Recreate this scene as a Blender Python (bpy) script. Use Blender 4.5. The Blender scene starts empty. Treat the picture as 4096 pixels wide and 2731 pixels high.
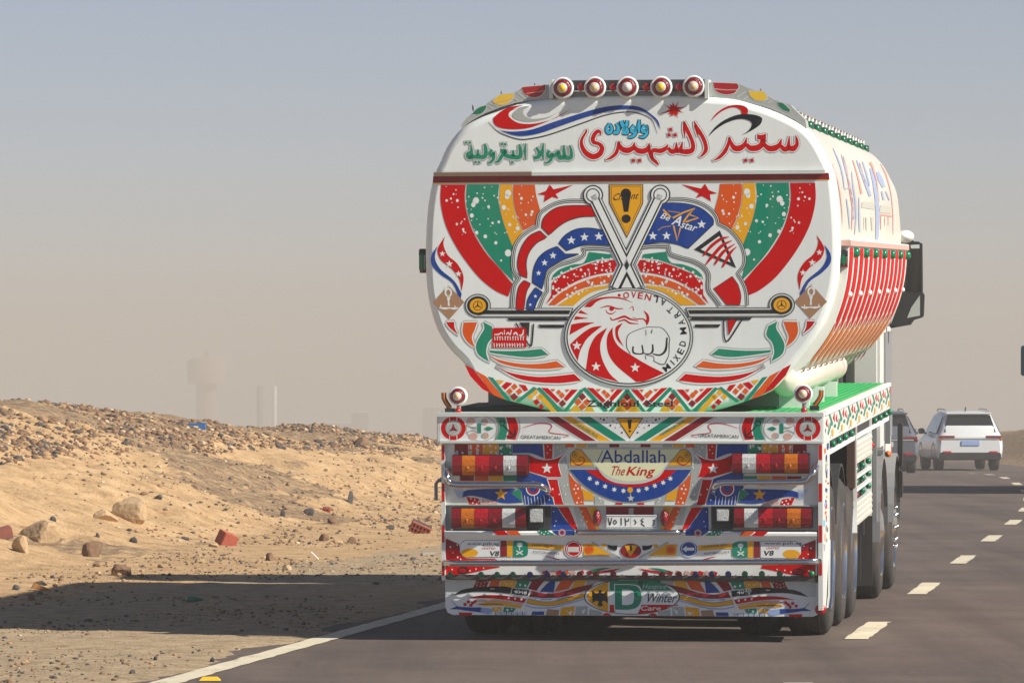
import bpy, bmesh, math, random
import numpy as np
from mathutils import Vector, Matrix, noise as mnoise
from mathutils.geometry import tessellate_polygon
from mathutils.bvhtree import BVHTree

SC = bpy.context.scene
COL = SC.collection
# ------------------------------------------------------------------ camera, sky, sun, exposure
FPX = 20370.0      # focal length in pixels of the 4096 px wide photograph
CAMZ = 1.56
HZ = 1611.0
cam_d = bpy.data.cameras.new('camera')
cam_d.sensor_width = 36.0
cam_d.lens = 36.0 * FPX / 4096.0
cam_d.shift_y = (HZ - 1365.5) / 4096.0
cam_d.clip_start = 0.5
cam_d.clip_end = 20000
cam = bpy.data.objects.new('camera', cam_d)
cam.location = (0, 0, CAMZ)
cam.rotation_euler = (math.radians(90), 0, 0)
COL.objects.link(cam)
SC.camera = cam

SUN = Vector((1.0, -0.45, 0.80)).normalized()     # towards the sun
world = bpy.data.worlds.new('World')
SC.world = world
world.use_nodes = True
wn = world.node_tree.nodes
wl = world.node_tree.links
wn.clear()
wo = wn.new('ShaderNodeOutputWorld')
bg = wn.new('ShaderNodeBackground')
sky = wn.new('ShaderNodeTexSky')
sky.sky_type = 'NISHITA'
sky.sun_disc = False
sky.sun_elevation = math.asin(SUN.z)
sky.sun_rotation = math.atan2(SUN.x, SUN.y)
sky.air_density = 0.55
sky.dust_density = 0.0
sky.ozone_density = 3.0
bg.inputs['Strength'].default_value = 0.065
wl.new(sky.outputs[0], bg.inputs[0])
wl.new(bg.outputs[0], wo.inputs[0])
sun_d = bpy.data.lights.new('sun', 'SUN')
sun_d.energy = 5.0
sun_d.angle = math.radians(0.6)
sun_d.color = (1.0, 0.93, 0.82)
sun = bpy.data.objects.new('sun', sun_d)
sun.rotation_euler = (-SUN).to_track_quat('-Z', 'Y').to_euler()
sun.location = (60, -25, 48)
COL.objects.link(sun)
SC.view_settings.view_transform = 'Standard'
SC.view_settings.look = 'None'
SC.view_settings.exposure = 0.62
SC.view_settings.gamma = 1.0
SC.view_settings.use_curve_mapping = False
SC.cycles.use_denoising = True
SC.cycles.max_bounces = 8
SC.cycles.volume_bounces = 1
SC.cycles.volume_step_rate = 5.0

# ------------------------------------------------------------------ materials
MATS = {}
def lin(r, g, b):
    f = lambda c: (c / 255 / 12.92) if c / 255 <= 0.04045 else ((c / 255 + 0.055) / 1.055) ** 2.4
    return (f(r), f(g), f(b))

def mat(name, rgb, rough=0.5, metal=0.0, coat=0.0, var=0.12, scale=6.0, bump=0.0, bscale=60.0, spec=0.5, emit=None, trans=0.0):
    if name in MATS:
        return MATS[name]
    m = bpy.data.materials.new(name)
    m.use_nodes = True
    nt = m.node_tree
    b = nt.nodes['Principled BSDF']
    b.inputs['Roughness'].default_value = rough
    b.inputs['Metallic'].default_value = metal
    b.inputs['Coat Weight'].default_value = coat
    b.inputs['Coat Roughness'].default_value = 0.12
    b.inputs['Specular IOR Level'].default_value = spec
    b.inputs['Transmission Weight'].default_value = trans
    tc = nt.nodes.new('ShaderNodeTexCoord')
    no = nt.nodes.new('ShaderNodeTexNoise')
    no.inputs['Scale'].default_value = scale
    no.inputs['Detail'].default_value = 5
    no.inputs['Roughness'].default_value = 0.65
    nt.links.new(tc.outputs['Object'], no.inputs['Vector'])
    mx = nt.nodes.new('ShaderNodeMix')
    mx.data_type = 'RGBA'
    mx.inputs[6].default_value = (*[c * (1 - var) for c in rgb], 1)
    mx.inputs[7].default_value = (*[min(1, c * (1 + var * 0.8)) for c in rgb], 1)
    nt.links.new(no.outputs['Fac'], mx.inputs[0])
    nt.links.new(mx.outputs[2], b.inputs['Base Color'])
    if bump > 0:
        n2 = nt.nodes.new('ShaderNodeTexNoise')
        n2.inputs['Scale'].default_value = bscale
        n2.inputs['Detail'].default_value = 3
        nt.links.new(tc.outputs['Object'], n2.inputs['Vector'])
        bu = nt.nodes.new('ShaderNodeBump')
        bu.inputs['Strength'].default_value = bump
        bu.inputs['Distance'].default_value = 0.02
        nt.links.new(n2.outputs['Fac'], bu.inputs['Height'])
        nt.links.new(bu.outputs[0], b.inputs['Normal'])
    if emit:
        b.inputs['Emission Color'].default_value = (*rgb, 1)
        b.inputs['Emission Strength'].default_value = emit
    MATS[name] = m
    return m

# printed / painted colours on the lorry
def weather(m, amt=0.10, dust=(0.40, 0.33, 0.24)):
    """dust film and faint rain streaks that run down the paint"""
    nt = m.node_tree; b = nt.nodes['Principled BSDF']
    src = b.inputs['Base Color'].links[0].from_socket
    tc = nt.nodes.new('ShaderNodeTexCoord'); mp = nt.nodes.new('ShaderNodeMapping')
    mp.inputs['Scale'].default_value = (16, 16, 0.9)
    nt.links.new(tc.outputs['Object'], mp.inputs['Vector'])
    n = nt.nodes.new('ShaderNodeTexNoise'); n.inputs['Scale'].default_value = 1.0; n.inputs['Detail'].default_value = 6; n.inputs['Roughness'].default_value = 0.7
    nt.links.new(mp.outputs[0], n.inputs['Vector'])
    n2 = nt.nodes.new('ShaderNodeTexNoise'); n2.inputs['Scale'].default_value = 1.1; n2.inputs['Detail'].default_value = 7
    nt.links.new(tc.outputs['Object'], n2.inputs['Vector'])
    mu = nt.nodes.new('ShaderNodeMath'); mu.operation = 'MULTIPLY'
    nt.links.new(n.outputs['Fac'], mu.inputs[0]); nt.links.new(n2.outputs['Fac'], mu.inputs[1])
    r = nt.nodes.new('ShaderNodeMapRange'); r.inputs[1].default_value = 0.20; r.inputs[2].default_value = 0.42; r.inputs[4].default_value = amt
    nt.links.new(mu.outputs[0], r.inputs[0])
    mx = nt.nodes.new('ShaderNodeMix'); mx.data_type = 'RGBA'
    nt.links.new(r.outputs[0], mx.inputs[0]); nt.links.new(src, mx.inputs[6]); mx.inputs[7].default_value = (*dust, 1)
    nt.links.new(mx.outputs[2], b.inputs['Base Color'])
    return m
def paint(name, rgb, rough=0.38, var=0.10):
    return weather(mat(name, rgb, rough, coat=0.0, var=var, scale=3.0, spec=0.2))
PC = {
 'W': paint('white_paint', (0.81, 0.86, 0.83), var=0.05),
 'X': paint('bright_white_paint', (0.80, 0.82, 0.79), var=0.04),
 'R': mat('red_paint', (0.58, 0.0005, 0.002), 0.5, var=0.10, scale=3.0, spec=0.05),
 'D': paint('maroon_paint', (0.26, 0.006, 0.016)),
 'G': paint('green_paint', (0.0, 0.25, 0.145)),
 'O': paint('orange_paint', (0.74, 0.095, 0.001)),
 'Y': paint('yellow_paint', (0.84, 0.40, 0.002)),
 'B': paint('blue_paint', (0.001, 0.050, 0.30)),
 'K': paint('black_paint', (0.010, 0.011, 0.016)),
 'S': paint('silver_paint', (0.42, 0.45, 0.42)),
 'L': paint('light_grey_paint', (0.60, 0.64, 0.61)),
 'C': paint('cyan_paint', (0.02, 0.52, 0.80)),
 'N': paint('tan_vinyl', (0.40, 0.22, 0.12)),
 'M': paint('cream_paint', (0.80, 0.82, 0.52)),
 'P': paint('pink_paint', (0.66, 0.40, 0.34)),
 'U': paint('pale_blue_paint', (0.30, 0.42, 0.72)),
 'T': paint('brown_tape', (0.20, 0.135, 0.09)),
}
chrome = mat('chrome', (0.62, 0.62, 0.62), 0.14, 1.0, var=0.05)
white_metal = mat('white_metal', (0.72, 0.74, 0.70), 0.35, coat=0.0, var=0.08)
cream_metal = mat('cream_tank_side', (0.74, 0.71, 0.60), 0.35, coat=0.2, var=0.06, scale=1.5)
grey_metal = mat('grey_metal', (0.22, 0.235, 0.25), 0.45, var=0.15)
dark_metal = mat('dark_metal', (0.035, 0.036, 0.04), 0.55, var=0.3)
rubber = mat('rubber', (0.028, 0.027, 0.026), 0.8, var=0.35, scale=20)
black_plastic = mat('black_plastic', (0.02, 0.021, 0.023), 0.45, var=0.2)
lens_red = mat('red_lens', (0.22, 0.003, 0.008), 0.18, coat=0.2, var=0.25, scale=30, bump=0.35, bscale=120)
lens_bright_red = mat('bright_red_lens', (0.44, 0.004, 0.010), 0.15, coat=0.2, var=0.25, scale=30, bump=0.35, bscale=120)
lens_amber = mat('amber_lens', (0.58, 0.15, 0.003), 0.18, coat=0.2, var=0.3, scale=30, bump=0.35, bscale=120)
lens_white = mat('clear_lens', (0.58, 0.60, 0.58), 0.12, coat=0.2, var=0.3, scale=40, bump=0.35, bscale=120)
lens_green = mat('green_lens', (0.0, 0.17, 0.075), 0.18, coat=0.2, var=0.2, scale=30)
lens_blue = mat('blue_lens', (0.015, 0.02, 0.20), 0.18, coat=0.2, var=0.2, scale=30)
deck_green = mat('green_deck_mat', (0.04, 0.44, 0.14), 0.7, var=0.25, scale=14)
deck_shade = mat('shaded_deck_green', (0.035, 0.05, 0.05), 0.7, var=0.1)  # darkened deck colour, paints in the shade below the tank
weather(white_metal, .2); weather(cream_metal, .25); weather(rubber, .35, (.16, .125, .09)); weather(grey_metal, .3)
glass_dark = mat('tinted_glass', (0.012, 0.014, 0.015), 0.08, coat=0.3, var=0.1)

# ------------------------------------------------------------------ object helpers
def tag(o, label=None, cat=None, group=None, kind=None):
    if label: o['label'] = label
    if cat: o['category'] = cat
    if group: o['group'] = group
    if kind: o['kind'] = kind
    return o

def empty(name, loc=(0, 0, 0), rz=0.0):
    e = bpy.data.objects.new(name, None)
    e.location = loc
    e.rotation_euler = (0, 0, rz)
    e.empty_display_size = 0.3
    COL.objects.link(e)
    return e

class MB:
    """collects faces and links them as one mesh object"""
    def __init__(s):
        s.v = []; s.f = []; s.m = []; s.mats = []; s.sm = []
    def mi(s, m):
        if m not in s.mats: s.mats.append(m)
        return s.mats.index(m)
    def add(s, vs, fs, m, smooth=False):
        k = len(s.v); i = s.mi(m)
        s.v.extend([tuple(v) for v in vs])
        for f in fs:
            s.f.append([k + a for a in f]); s.m.append(i); s.sm.append(smooth)
    def box(s, x0, x1, y0, y1, z0, z1, m, bev=0.0):
        if bev > 0:
            bm = bmesh.new()
            bmesh.ops.create_cube(bm, size=1)
            for v in bm.verts:
                v.co = Vector(((x0 + x1) / 2 + v.co.x * (x1 - x0), (y0 + y1) / 2 + v.co.y * (y1 - y0), (z0 + z1) / 2 + v.co.z * (z1 - z0)))
            bmesh.ops.bevel(bm, geom=bm.edges[:], offset=bev, segments=2, affect='EDGES')
            bm.verts.index_update()
            s.add([v.co[:] for v in bm.verts], [[v.index for v in f.verts] for f in bm.faces], m)
            bm.free()
            return
        vs = [(x, y, z) for x in (x0, x1) for y in (y0, y1) for z in (z0, z1)]
        s.add(vs, [(0, 1, 3, 2), (4, 6, 7, 5), (0, 4, 5, 1), (2, 3, 7, 6), (0, 2, 6, 4), (1, 5, 7, 3)], m)
    def prism(s, poly, axis, a, b, m):
        """poly: 2-D points in the two other axes, extruded along axis from a to b"""
        def P(p, t):
            if axis == 'x': return (t, p[0], p[1])
            if axis == 'y': return (p[0], t, p[1])
            return (p[0], p[1], t)
        n = len(poly)
        s.add([P(p, a) for p in poly] + [P(p, b) for p in poly],
              [list(range(n)), list(range(2 * n - 1, n - 1, -1))] + [(i, (i + 1) % n, n + (i + 1) % n, n + i) for i in range(n)], m)
    def loft(s, loops, m, cap0=True, cap1=True, smooth=True, closed=True):
        n = len(loops[0]); vs = [p for l in loops for p in l]; fs = []
        for j in range(len(loops) - 1):
            for i in range(n if closed else n - 1):
                fs.append((j * n + i, j * n + (i + 1) % n, (j + 1) * n + (i + 1) % n, (j + 1) * n + i))
        s.add(vs, fs, m, smooth)
        if cap0: s.add(loops[0], [list(range(n - 1, -1, -1))], m)
        if cap1: s.add(loops[-1], [list(range(n))], m)
    def lathe(s, prof, c, ax, m, n=20, smooth=True):
        """prof: list of (radius, distance along axis)"""
        ax = Vector(ax).normalized(); c = Vector(c)
        t = Vector((0, 0, 1)) if abs(ax.z) < 0.9 else Vector((1, 0, 0))
        e1 = ax.cross(t).normalized(); e2 = ax.cross(e1)
        loops = []
        for r, d in prof:
            loops.append([tuple(c + ax * d + (e1 * math.cos(2 * math.pi * i / n) + e2 * math.sin(2 * math.pi * i / n)) * max(r, 1e-4)) for i in range(n)])
        s.loft(loops, m, True, True, smooth)
    def tube(s, pts, r, m, n=10, cap=True):
        pts = [Vector(p) for p in pts]
        loops = []; prev = None
        for i, p in enumerate(pts):
            d = (pts[min(i + 1, len(pts) - 1)] - pts[max(i - 1, 0)]).normalized()
            if prev is None:
                t = Vector((0, 0, 1)) if abs(d.z) < 0.9 else Vector((1, 0, 0))
                e1 = d.cross(t).normalized()
            else:
                e1 = (prev - d * prev.dot(d)).normalized()
            prev = e1
            e2 = d.cross(e1)
            rr = r[i] if isinstance(r, (list, tuple)) else r
            loops.append([tuple(p + (e1 * math.cos(2 * math.pi * k / n) + e2 * math.sin(2 * math.pi * k / n)) * rr) for k in range(n)])
        s.loft(loops, m, cap, cap)
    def sphere(s, c, r, m, n=10, k=6, sc=(1, 1, 1)):
        loops = []
        for j in range(k + 1):
            a = math.pi * j / k
            rr = max(math.sin(a), 1e-3) * r
            loops.append([(c[0] + rr * math.cos(2 * math.pi * i / n) * sc[0], c[1] + rr * math.sin(2 * math.pi * i / n) * sc[1], c[2] - math.cos(a) * r * sc[2]) for i in range(n)])
        s.loft(loops, m, False, False)
    def xf(s, fn):
        s.v = [tuple(fn(Vector(v))) for v in s.v]
        return s
    def build(s, name, parent=None, loc=None, rot=None):
        me = bpy.data.meshes.new(name)
        me.from_pydata(s.v, [], s.f)
        for m in s.mats: me.materials.append(m)
        me.polygons.foreach_set('material_index', s.m)
        me.polygons.foreach_set('use_smooth', s.sm)
        me.update()
        o = bpy.data.objects.new(name, me)
        COL.objects.link(o)
        if parent is not None: o.parent = parent
        if loc is not None: o.location = loc
        if rot is not None: o.rotation_euler = rot
        return o

def copy_tree(o, parent=None):
    c = o.copy()
    COL.objects.link(c)
    if parent is not None: c.parent = parent
    for ch in list(o.children):
        copy_tree(ch, c)
    return c

def smoothstep(a, b, x):
    t = np.clip((x - a) / (b - a), 0, 1)
    return t * t * (3 - 2 * t)
HAZE_TOP = 42.0
HAZE_COL = (0.605, 0.592, 0.562)
HAZE_D = 0.0015
# ------------------------------------------------------------------ terrain
def dash_x(Y):
    Y = np.asarray(Y, float)
    d = np.clip(Y - 65, 0, 90)
    tail = np.clip(Y - 155, 0, None)
    return 2.27 + 0.13 * (Y - 33.6) - 0.00085 * d * d - 2 * 0.00085 * 90 * tail
def edge_x(Y):
    return dash_x(Y) - 3.52
def base_z(Y):
    Y = np.asarray(Y, float)
    return -0.38 * smoothstep(104, 150, Y) - 12.0 * smoothstep(165, 430, Y)

rng = np.random.RandomState(7)
# value noise on a lattice, vectorised
class VN:
    def __init__(s, seed):
        s.t = np.random.RandomState(seed).rand(256, 256)
    def __call__(s, x, y):
        xi = np.floor(x).astype(int); yi = np.floor(y).astype(int)
        fx = x - xi; fy = y - yi
        fx = fx * fx * (3 - 2 * fx); fy = fy * fy * (3 - 2 * fy)
        g = lambda a, b: s.t[a % 256, b % 256]
        return (g(xi, yi) * (1 - fx) + g(xi + 1, yi) * fx) * (1 - fy) + (g(xi, yi + 1) * (1 - fx) + g(xi + 1, yi + 1) * fx) * fy
vn = VN(3)
def fbm(x, y, o=4, lac=2.03, g=0.5):
    a = 1.0; t = 0; s = 0
    for k in range(o):
        t = t + a * (vn(x + 17.3 * k, y + 9.1 * k) - 0.5); s += a
        x = x * lac; y = y * lac; a *= g
    return t / s * 2

def berm_z(X, Y):
    """height of the roadside bank, X,Y arrays"""
    u = edge_x(Y) - X
    A = 0.98 + 0.56 * (1 - smoothstep(72, 96, Y))
    A = A * (1 - 0.25 * smoothstep(100, 125, Y))
    prof = 0.03 * smoothstep(3.4, 5.0, u) + 0.33 * smoothstep(4.7, 7.3, u) + 0.64 * smoothstep(6.0, 10.9, u)
    fall = 1 - smoothstep(11.8, 16.0, u) * 1.1
    z = A * prof * fall
    w = smoothstep(3.6, 6.2, u)
    z = z + w * (0.18 * fbm(X * 0.45, Y * 0.30, 3) + 0.085 * fbm(X * 1.5, Y * 0.9, 3) + 0.030 * fbm(X * 6, Y * 5, 3))
    z = z + 0.010 * fbm(X * 5, Y * 4, 3) * smoothstep(0.3, 0.9, u)
    rg = 0.30 * vn(Y * 0.9, Y * 0.0) + 0.08 * vn(Y * 5, Y * 0.0)
    z = z + 0.012 * smoothstep(rg + .02, rg + .2, u) - 0.03 * (1 - smoothstep(rg - 0.06, rg + 0.02, u)) - 0.45 * smoothstep(13.5, 16, u)
    return z + base_z(Y)

def right_z(X, Y):
    w = X - (dash_x(Y) + 4.5)
    z = 1.22 * smoothstep(-0.2, 3.2, w) * smoothstep(128, 166, Y)
    z = z + smoothstep(0.5, 3, w) * (0.12 * fbm(X * 0.3, Y * 0.12, 3) + 0.04 * fbm(X * 1.3, Y * 0.9, 3)) - 0.03
    return z + base_z(Y)

def ray_ground(px, py, zfn=berm_z):
    """point of the bank seen at a pixel of the photograph (used only to set things down on it)"""
    Ys = np.linspace(28, 135, 9000)
    X = (px - 2048) / FPX * Ys
    Z = CAMZ - (py - HZ) / FPX * Ys
    h = zfn(X, Ys)
    hit = np.nonzero(Z <= h)[0]
    i = hit[0] if len(hit) else len(Ys) - 1
    return float(X[i]), float(Ys[i]), float(h[i])

def grid_mesh(name, U, V, fn, m, kind='structure', smooth=True):
    """U,V 1-D parameter arrays; fn(u,v)->x,y,z arrays"""
    uu, vv = np.meshgrid(U, V)
    x, y, z = fn(uu, vv)
    co = np.stack([x, y, z], -1).reshape(-1, 3)
    nu, nv = len(U), len(V)
    i = np.arange(nu - 1); j = np.arange(nv - 1)
    ii, jj = np.meshgrid(i, j)
    a = (jj * nu + ii).ravel()
    f = np.stack([a, a + 1, a + nu + 1, a + nu], -1)
    me = bpy.data.meshes.new(name)
    me.vertices.add(len(co)); me.vertices.foreach_set('co', co.ravel())
    me.loops.add(f.size); me.loops.foreach_set('vertex_index', f.ravel())
    me.polygons.add(len(f)); me.polygons.foreach_set('loop_start', np.arange(len(f)) * 4)
    me.polygons.foreach_set('use_smooth', np.full(len(f), smooth))
    me.update(calc_edges=True)
    me.validate()
    me.materials.append(m)
    o = bpy.data.objects.new(name, me)
    COL.objects.link(o)
    if kind: o['kind'] = kind
    return o

def ground_mat(name, cols, scale, rough=0.95, bump=0.6, bscale=25, speck=None, stretch=None):
    """cols: list of (pos, rgb) for a colour ramp over layered noise"""
    m = bpy.data.materials.new(name); m.use_nodes = True
    nt = m.node_tree; N = nt.nodes; Lk = nt.links
    b = N['Principled BSDF']; b.inputs['Roughness'].default_value = rough
    b.inputs['Specular IOR Level'].default_value = 0.25
    tc = N.new('ShaderNodeTexCoord')
    mp = N.new('ShaderNodeMapping')
    if stretch: mp.inputs['Scale'].default_value = stretch
    Lk.new(tc.outputs['Object'], mp.inputs['Vector'])
    n1 = N.new('ShaderNodeTexNoise'); n1.inputs['Scale'].default_value = scale
    n1.inputs['Detail'].default_value = 10; n1.inputs['Roughness'].default_value = 0.72
    Lk.new(mp.outputs[0], n1.inputs['Vector'])
    cr = N.new('ShaderNodeValToRGB')
    e = cr.color_ramp.elements
    e[0].position, e[0].color = cols[0][0], (*cols[0][1], 1)
    e[1].position, e[1].color = cols[-1][0], (*cols[-1][1], 1)
    for p, c in cols[1:-1]:
        k = e.new(p); k.color = (*c, 1)
    Lk.new(n1.outputs['Fac'], cr.inputs[0])
    out = cr.outputs[0]
    if speck:
        for sc_, th, rgb, amt in speck:
            v = N.new('ShaderNodeTexVoronoi'); v.inputs['Scale'].default_value = sc_
            Lk.new(mp.outputs[0], v.inputs['Vector'])
            r = N.new('ShaderNodeMapRange'); r.inputs[1].default_value = th; r.inputs[2].default_value = th * 0.6
            r.inputs[3].default_value = 0; r.inputs[4].default_value = amt
            Lk.new(v.outputs['Distance'], r.inputs[0])
            n3 = N.new('ShaderNodeTexNoise'); n3.inputs['Scale'].default_value = sc_ * 0.13; n3.inputs['Detail'].default_value = 3
            Lk.new(mp.outputs[0], n3.inputs['Vector'])
            r2 = N.new('ShaderNodeMapRange'); r2.inputs[1].default_value = 0.45; r2.inputs[2].default_value = 0.62
            Lk.new(n3.outputs['Fac'], r2.inputs[0])
            mu = N.new('ShaderNodeMath'); mu.operation = 'MULTIPLY'
            Lk.new(r.outputs[0], mu.inputs[0]); Lk.new(r2.outputs[0], mu.inputs[1])
            mx = N.new('ShaderNodeMix'); mx.data_type = 'RGBA'
            Lk.new(mu.outputs[0], mx.inputs[0]); Lk.new(out, mx.inputs[6]); mx.inputs[7].default_value = (*rgb, 1)
            out = mx.outputs[2]
    Lk.new(out, b.inputs['Base Color'])
    n2 = N.new('ShaderNodeTexNoise'); n2.inputs['Scale'].default_value = bscale
    n2.inputs['Detail'].default_value = 6; n2.inputs['Roughness'].default_value = 0.7
    Lk.new(tc.outputs['Object'], n2.inputs['Vector'])
    bu = N.new('ShaderNodeBump'); bu.inputs['Strength'].default_value = bump; bu.inputs['Distance'].default_value = 0.03
    Lk.new(n2.outputs['Fac'], bu.inputs['Height']); Lk.new(bu.outputs[0], b.inputs['Normal'])
    return m

sand = ground_mat('sand', [(0.30, (0.27, 0.160, 0.080)), (0.45, (0.50, 0.325, 0.165)), (0.62, (0.64, 0.435, 0.235))], 2.6, bump=1.0, bscale=22,
                  speck=[(18, 0.30, (0.14, 0.09, 0.055), 0.75), (9, 0.22, (0.12, 0.08, 0.055), 0.75), (30, .3, (.20, .13, .08), .6)])
gravel = ground_mat('gravel', [(0.32, (0.27, 0.195, 0.115)), (0.5, (0.47, 0.35, 0.215)), (0.66, (0.58, 0.445, 0.28))], 5.0, bump=0.9, bscale=45,
                    speck=[(30, 0.33, (0.075, 0.065, 0.055), 0.85), (16, 0.28, (0.07, 0.06, 0.05), 0.8)])
asphalt = ground_mat('asphalt', [(0.30, (0.098, 0.074, 0.064)), (0.5, (0.130, 0.100, 0.086)), (0.7, (0.162, 0.127, 0.108))], 0.55, rough=0.85, bump=0.35, bscale=90,
                     speck=[(38, 0.34, (0.24, 0.19, 0.145), 0.65), (30, 0.32, (0.045, 0.036, 0.032), 0.7), (70, .35, (.05,.04,.035), .5)])
line_paint = ground_mat('road_marking_paint', [(0.30, (0.22, 0.185, 0.13)), (0.42, (0.62, 0.55, 0.40)), (0.7, (0.74, 0.67, 0.50))], 7.0, rough=0.7, bump=0.3, stretch=(1.0, 0.35, 1))

stony = ground_mat('stony_ground', [(0.34, (0.13, 0.085, 0.055)), (0.48, (0.30, 0.20, 0.115)), (0.60, (0.46, 0.32, 0.18))], 6.0, bump=1.0, bscale=30,
                   speck=[(14, 0.34, (0.07, 0.05, 0.045), 0.85), (9, 0.3, (0.42, 0.30, 0.18), 0.7), (22, .33, (.09, .06, .05), .8)])
def wear(m):
    nt = m.node_tree; N = nt.nodes; b = N['Principled BSDF']; src = b.inputs['Base Color'].links[0].from_socket
    tc = N.new('ShaderNodeTexCoord')
    def layer(src, rot, sc, scale, lo, hi, a, c, det=4):
        mp = N.new('ShaderNodeMapping'); mp.inputs['Rotation'].default_value = (0, 0, rot); mp.inputs['Scale'].default_value = sc
        nt.links.new(tc.outputs['Object'], mp.inputs['Vector'])
        n = N.new('ShaderNodeTexNoise'); n.inputs['Scale'].default_value = scale; n.inputs['Detail'].default_value = det; n.inputs['Roughness'].default_value = .65
        nt.links.new(mp.outputs[0], n.inputs['Vector'])
        r = N.new('ShaderNodeMapRange'); r.inputs[1].default_value = lo; r.inputs[2].default_value = hi; r.inputs[4].default_value = a
        nt.links.new(n.outputs['Fac'], r.inputs[0])
        mx = N.new('ShaderNodeMix'); mx.data_type = 'RGBA'; nt.links.new(r.outputs[0], mx.inputs[0]); nt.links.new(src, mx.inputs[6]); mx.inputs[7].default_value = (*c, 1)
        return mx.outputs[2]
    out = layer(src, .128, (1.3, .03, 1), 1.0, .48, .68, .45, (.055, .045, .040))      # polished wheel paths
    out = layer(out, 0, (.5, .16, 1), 1.0, .50, .72, .55, (.19, .155, .12), 8)       # blown sand film
    out = layer(out, .128, (9, .5, 1), 1.0, .60, .78, .5, (.05, .042, .038), 6)       # drip stains
    nt.links.new(out, b.inputs['Base Color'])
wear(asphalt)
# wide sheet to the horizon
Yf = np.concatenate([np.linspace(-20, 150, 12), np.linspace(160, 430, 20), np.geomspace(450, 2600, 14)])
Xf = np.concatenate([-np.geomspace(900, 20, 14), np.linspace(-15, 60, 20), np.geomspace(70, 900, 12)])
grid_mesh('ground', Xf, Yf, lambda x, y: (x, y, base_z(y) - 0.12), sand)

# left verge and bank (u = distance from the road's edge line)
U = np.concatenate([np.arange(0.11, 0.6, 0.02), np.arange(0.6, 11.5, 0.055), np.arange(11.5, 18, 0.25)])
V = np.concatenate([np.arange(24, 60, 0.085), np.arange(60, 135, 0.14)])
def fb(u, v):
    X = edge_x(v) - u
    return X, v, berm_z(X, v)
bank = grid_mesh('roadside_bank', U, V, fb, sand)
bank.data.materials.append(gravel)
# strip of gravel verge near the asphalt
nU = len(U) - 1
uc = np.tile((U[:-1] + U[1:]) / 2, len(V) - 1)
vc = np.repeat((V[:-1] + V[1:]) / 2, nU)
lim = 2.5 + 1.1 * smoothstep(48, 36, vc) + 0.7 * fbm(vc * 0.35, uc * 0.4, 3)
xe = edge_x(vc) - uc
cl = fbm(uc * 0.55, vc * 0.22, 4)
mi = np.where(uc < lim, 1, 0)
mi = np.where((uc > 8.6 + 1.6 * fbm(vc * .3, uc * .2, 3)) | ((uc > 4.6) & (cl + .25 * (vn(uc * 9, vc * 7) - .5) > .27)), 2, mi)
bank.data.materials.append(stony)
bank.data.polygons.foreach_set('material_index', mi.astype(np.int32))

# right verge
Ur = np.linspace(0.0, 40, 90); Vr = np.linspace(60, 200, 170)
def fr(u, v):
    X = dash_x(v) + 4.4 + u
    return X, v, right_z(X, v)
grid_mesh('desert_verge', Ur, Vr, fr, stony)

# road
def road_sheet(name, off0, off1, y0, y1, z, m, ny=None, kind='structure', parent=None):
    ny = ny or max(2, int((y1 - y0) / 2.0))
    V_ = np.linspace(y0, y1, ny)
    return grid_mesh(name, np.linspace(off0, off1, 5), V_, lambda u, v: (dash_x(v) + u, v, base_z(v) + z), m, kind)
road_sheet('road', -3.52 - 0.42, 4.5, 2, 600, 0.0, asphalt, 400)
# markings: worn outline
def marking(name, off, w, y0, y1, seg, z=0.005, rag=0.005, seed=1):
    r = np.random.RandomState(seed)
    n = max(3, int((y1 - y0) / seg)); ys = np.linspace(y0, y1, n)
    mb = MB(); vs = []
    for y in ys:
        a = r.normal(0, rag); b_ = r.normal(0, rag)
        vs += [(float(dash_x(y)) + off - w / 2 + a, y, float(base_z(y)) + z), (float(dash_x(y)) + off + w / 2 + b_, y, float(base_z(y)) + z)]
    mb.add(vs, [(2 * i, 2 * i + 1, 2 * i + 3, 2 * i + 2) for i in range(n - 1)], line_paint)
    o = mb.build(name); o['kind'] = 'structure'
    return o
marking('edge_line', -3.52, 0.17, 6, 150, 0.2)
for k in range(-3, 12):
    y0 = 33.6 + 7.9 * k
    if y0 < 8: continue
    marking('lane_dash', 0.0, 0.165, y0, y0 + 2.65, 0.22, seed=20 + k)
# ------------------------------------------------------------------ lorry frame and flat print helpers
YAW = -math.radians(7.14)
PITCH = math.radians(1.50)
TO = Vector((0.776, 33.5, 0.0))
M_ROOT = Matrix.Translation(TO) @ Matrix.Rotation(YAW, 4, 'Z')
M_PIT = Matrix.Rotation(PITCH, 4, 'X')
M_BODY = M_ROOT @ M_PIT
M_BI = M_BODY.inverted()
M_RI = M_ROOT.inverted()
CAMP = Vector((0, 0, CAMZ))
def pit(v):
    """body coordinates -> lorry coordinates (the body sits nose-up on its springs)"""
    return M_PIT @ Vector(v)
def B(px, py, y=0.0):
    """body coordinates on the crosswise plane y of a point measured on the photograph"""
    o = M_BI @ CAMP
    d = (M_BI.to_3x3() @ Vector(((px - 2048) / FPX, 1, -(py - HZ) / FPX)))
    t = (y - o.y) / d.y
    return (o.x + d.x * t, o.z + d.z * t)
def Bx(px, py, x):
    """body coordinates (y, z) on the lengthwise plane x"""
    o = M_BI @ CAMP
    d = (M_BI.to_3x3() @ Vector(((px - 2048) / FPX, 1, -(py - HZ) / FPX)))
    t = (x - o.x) / d.x
    return (o.y + d.y * t, o.z + d.z * t)

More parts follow.
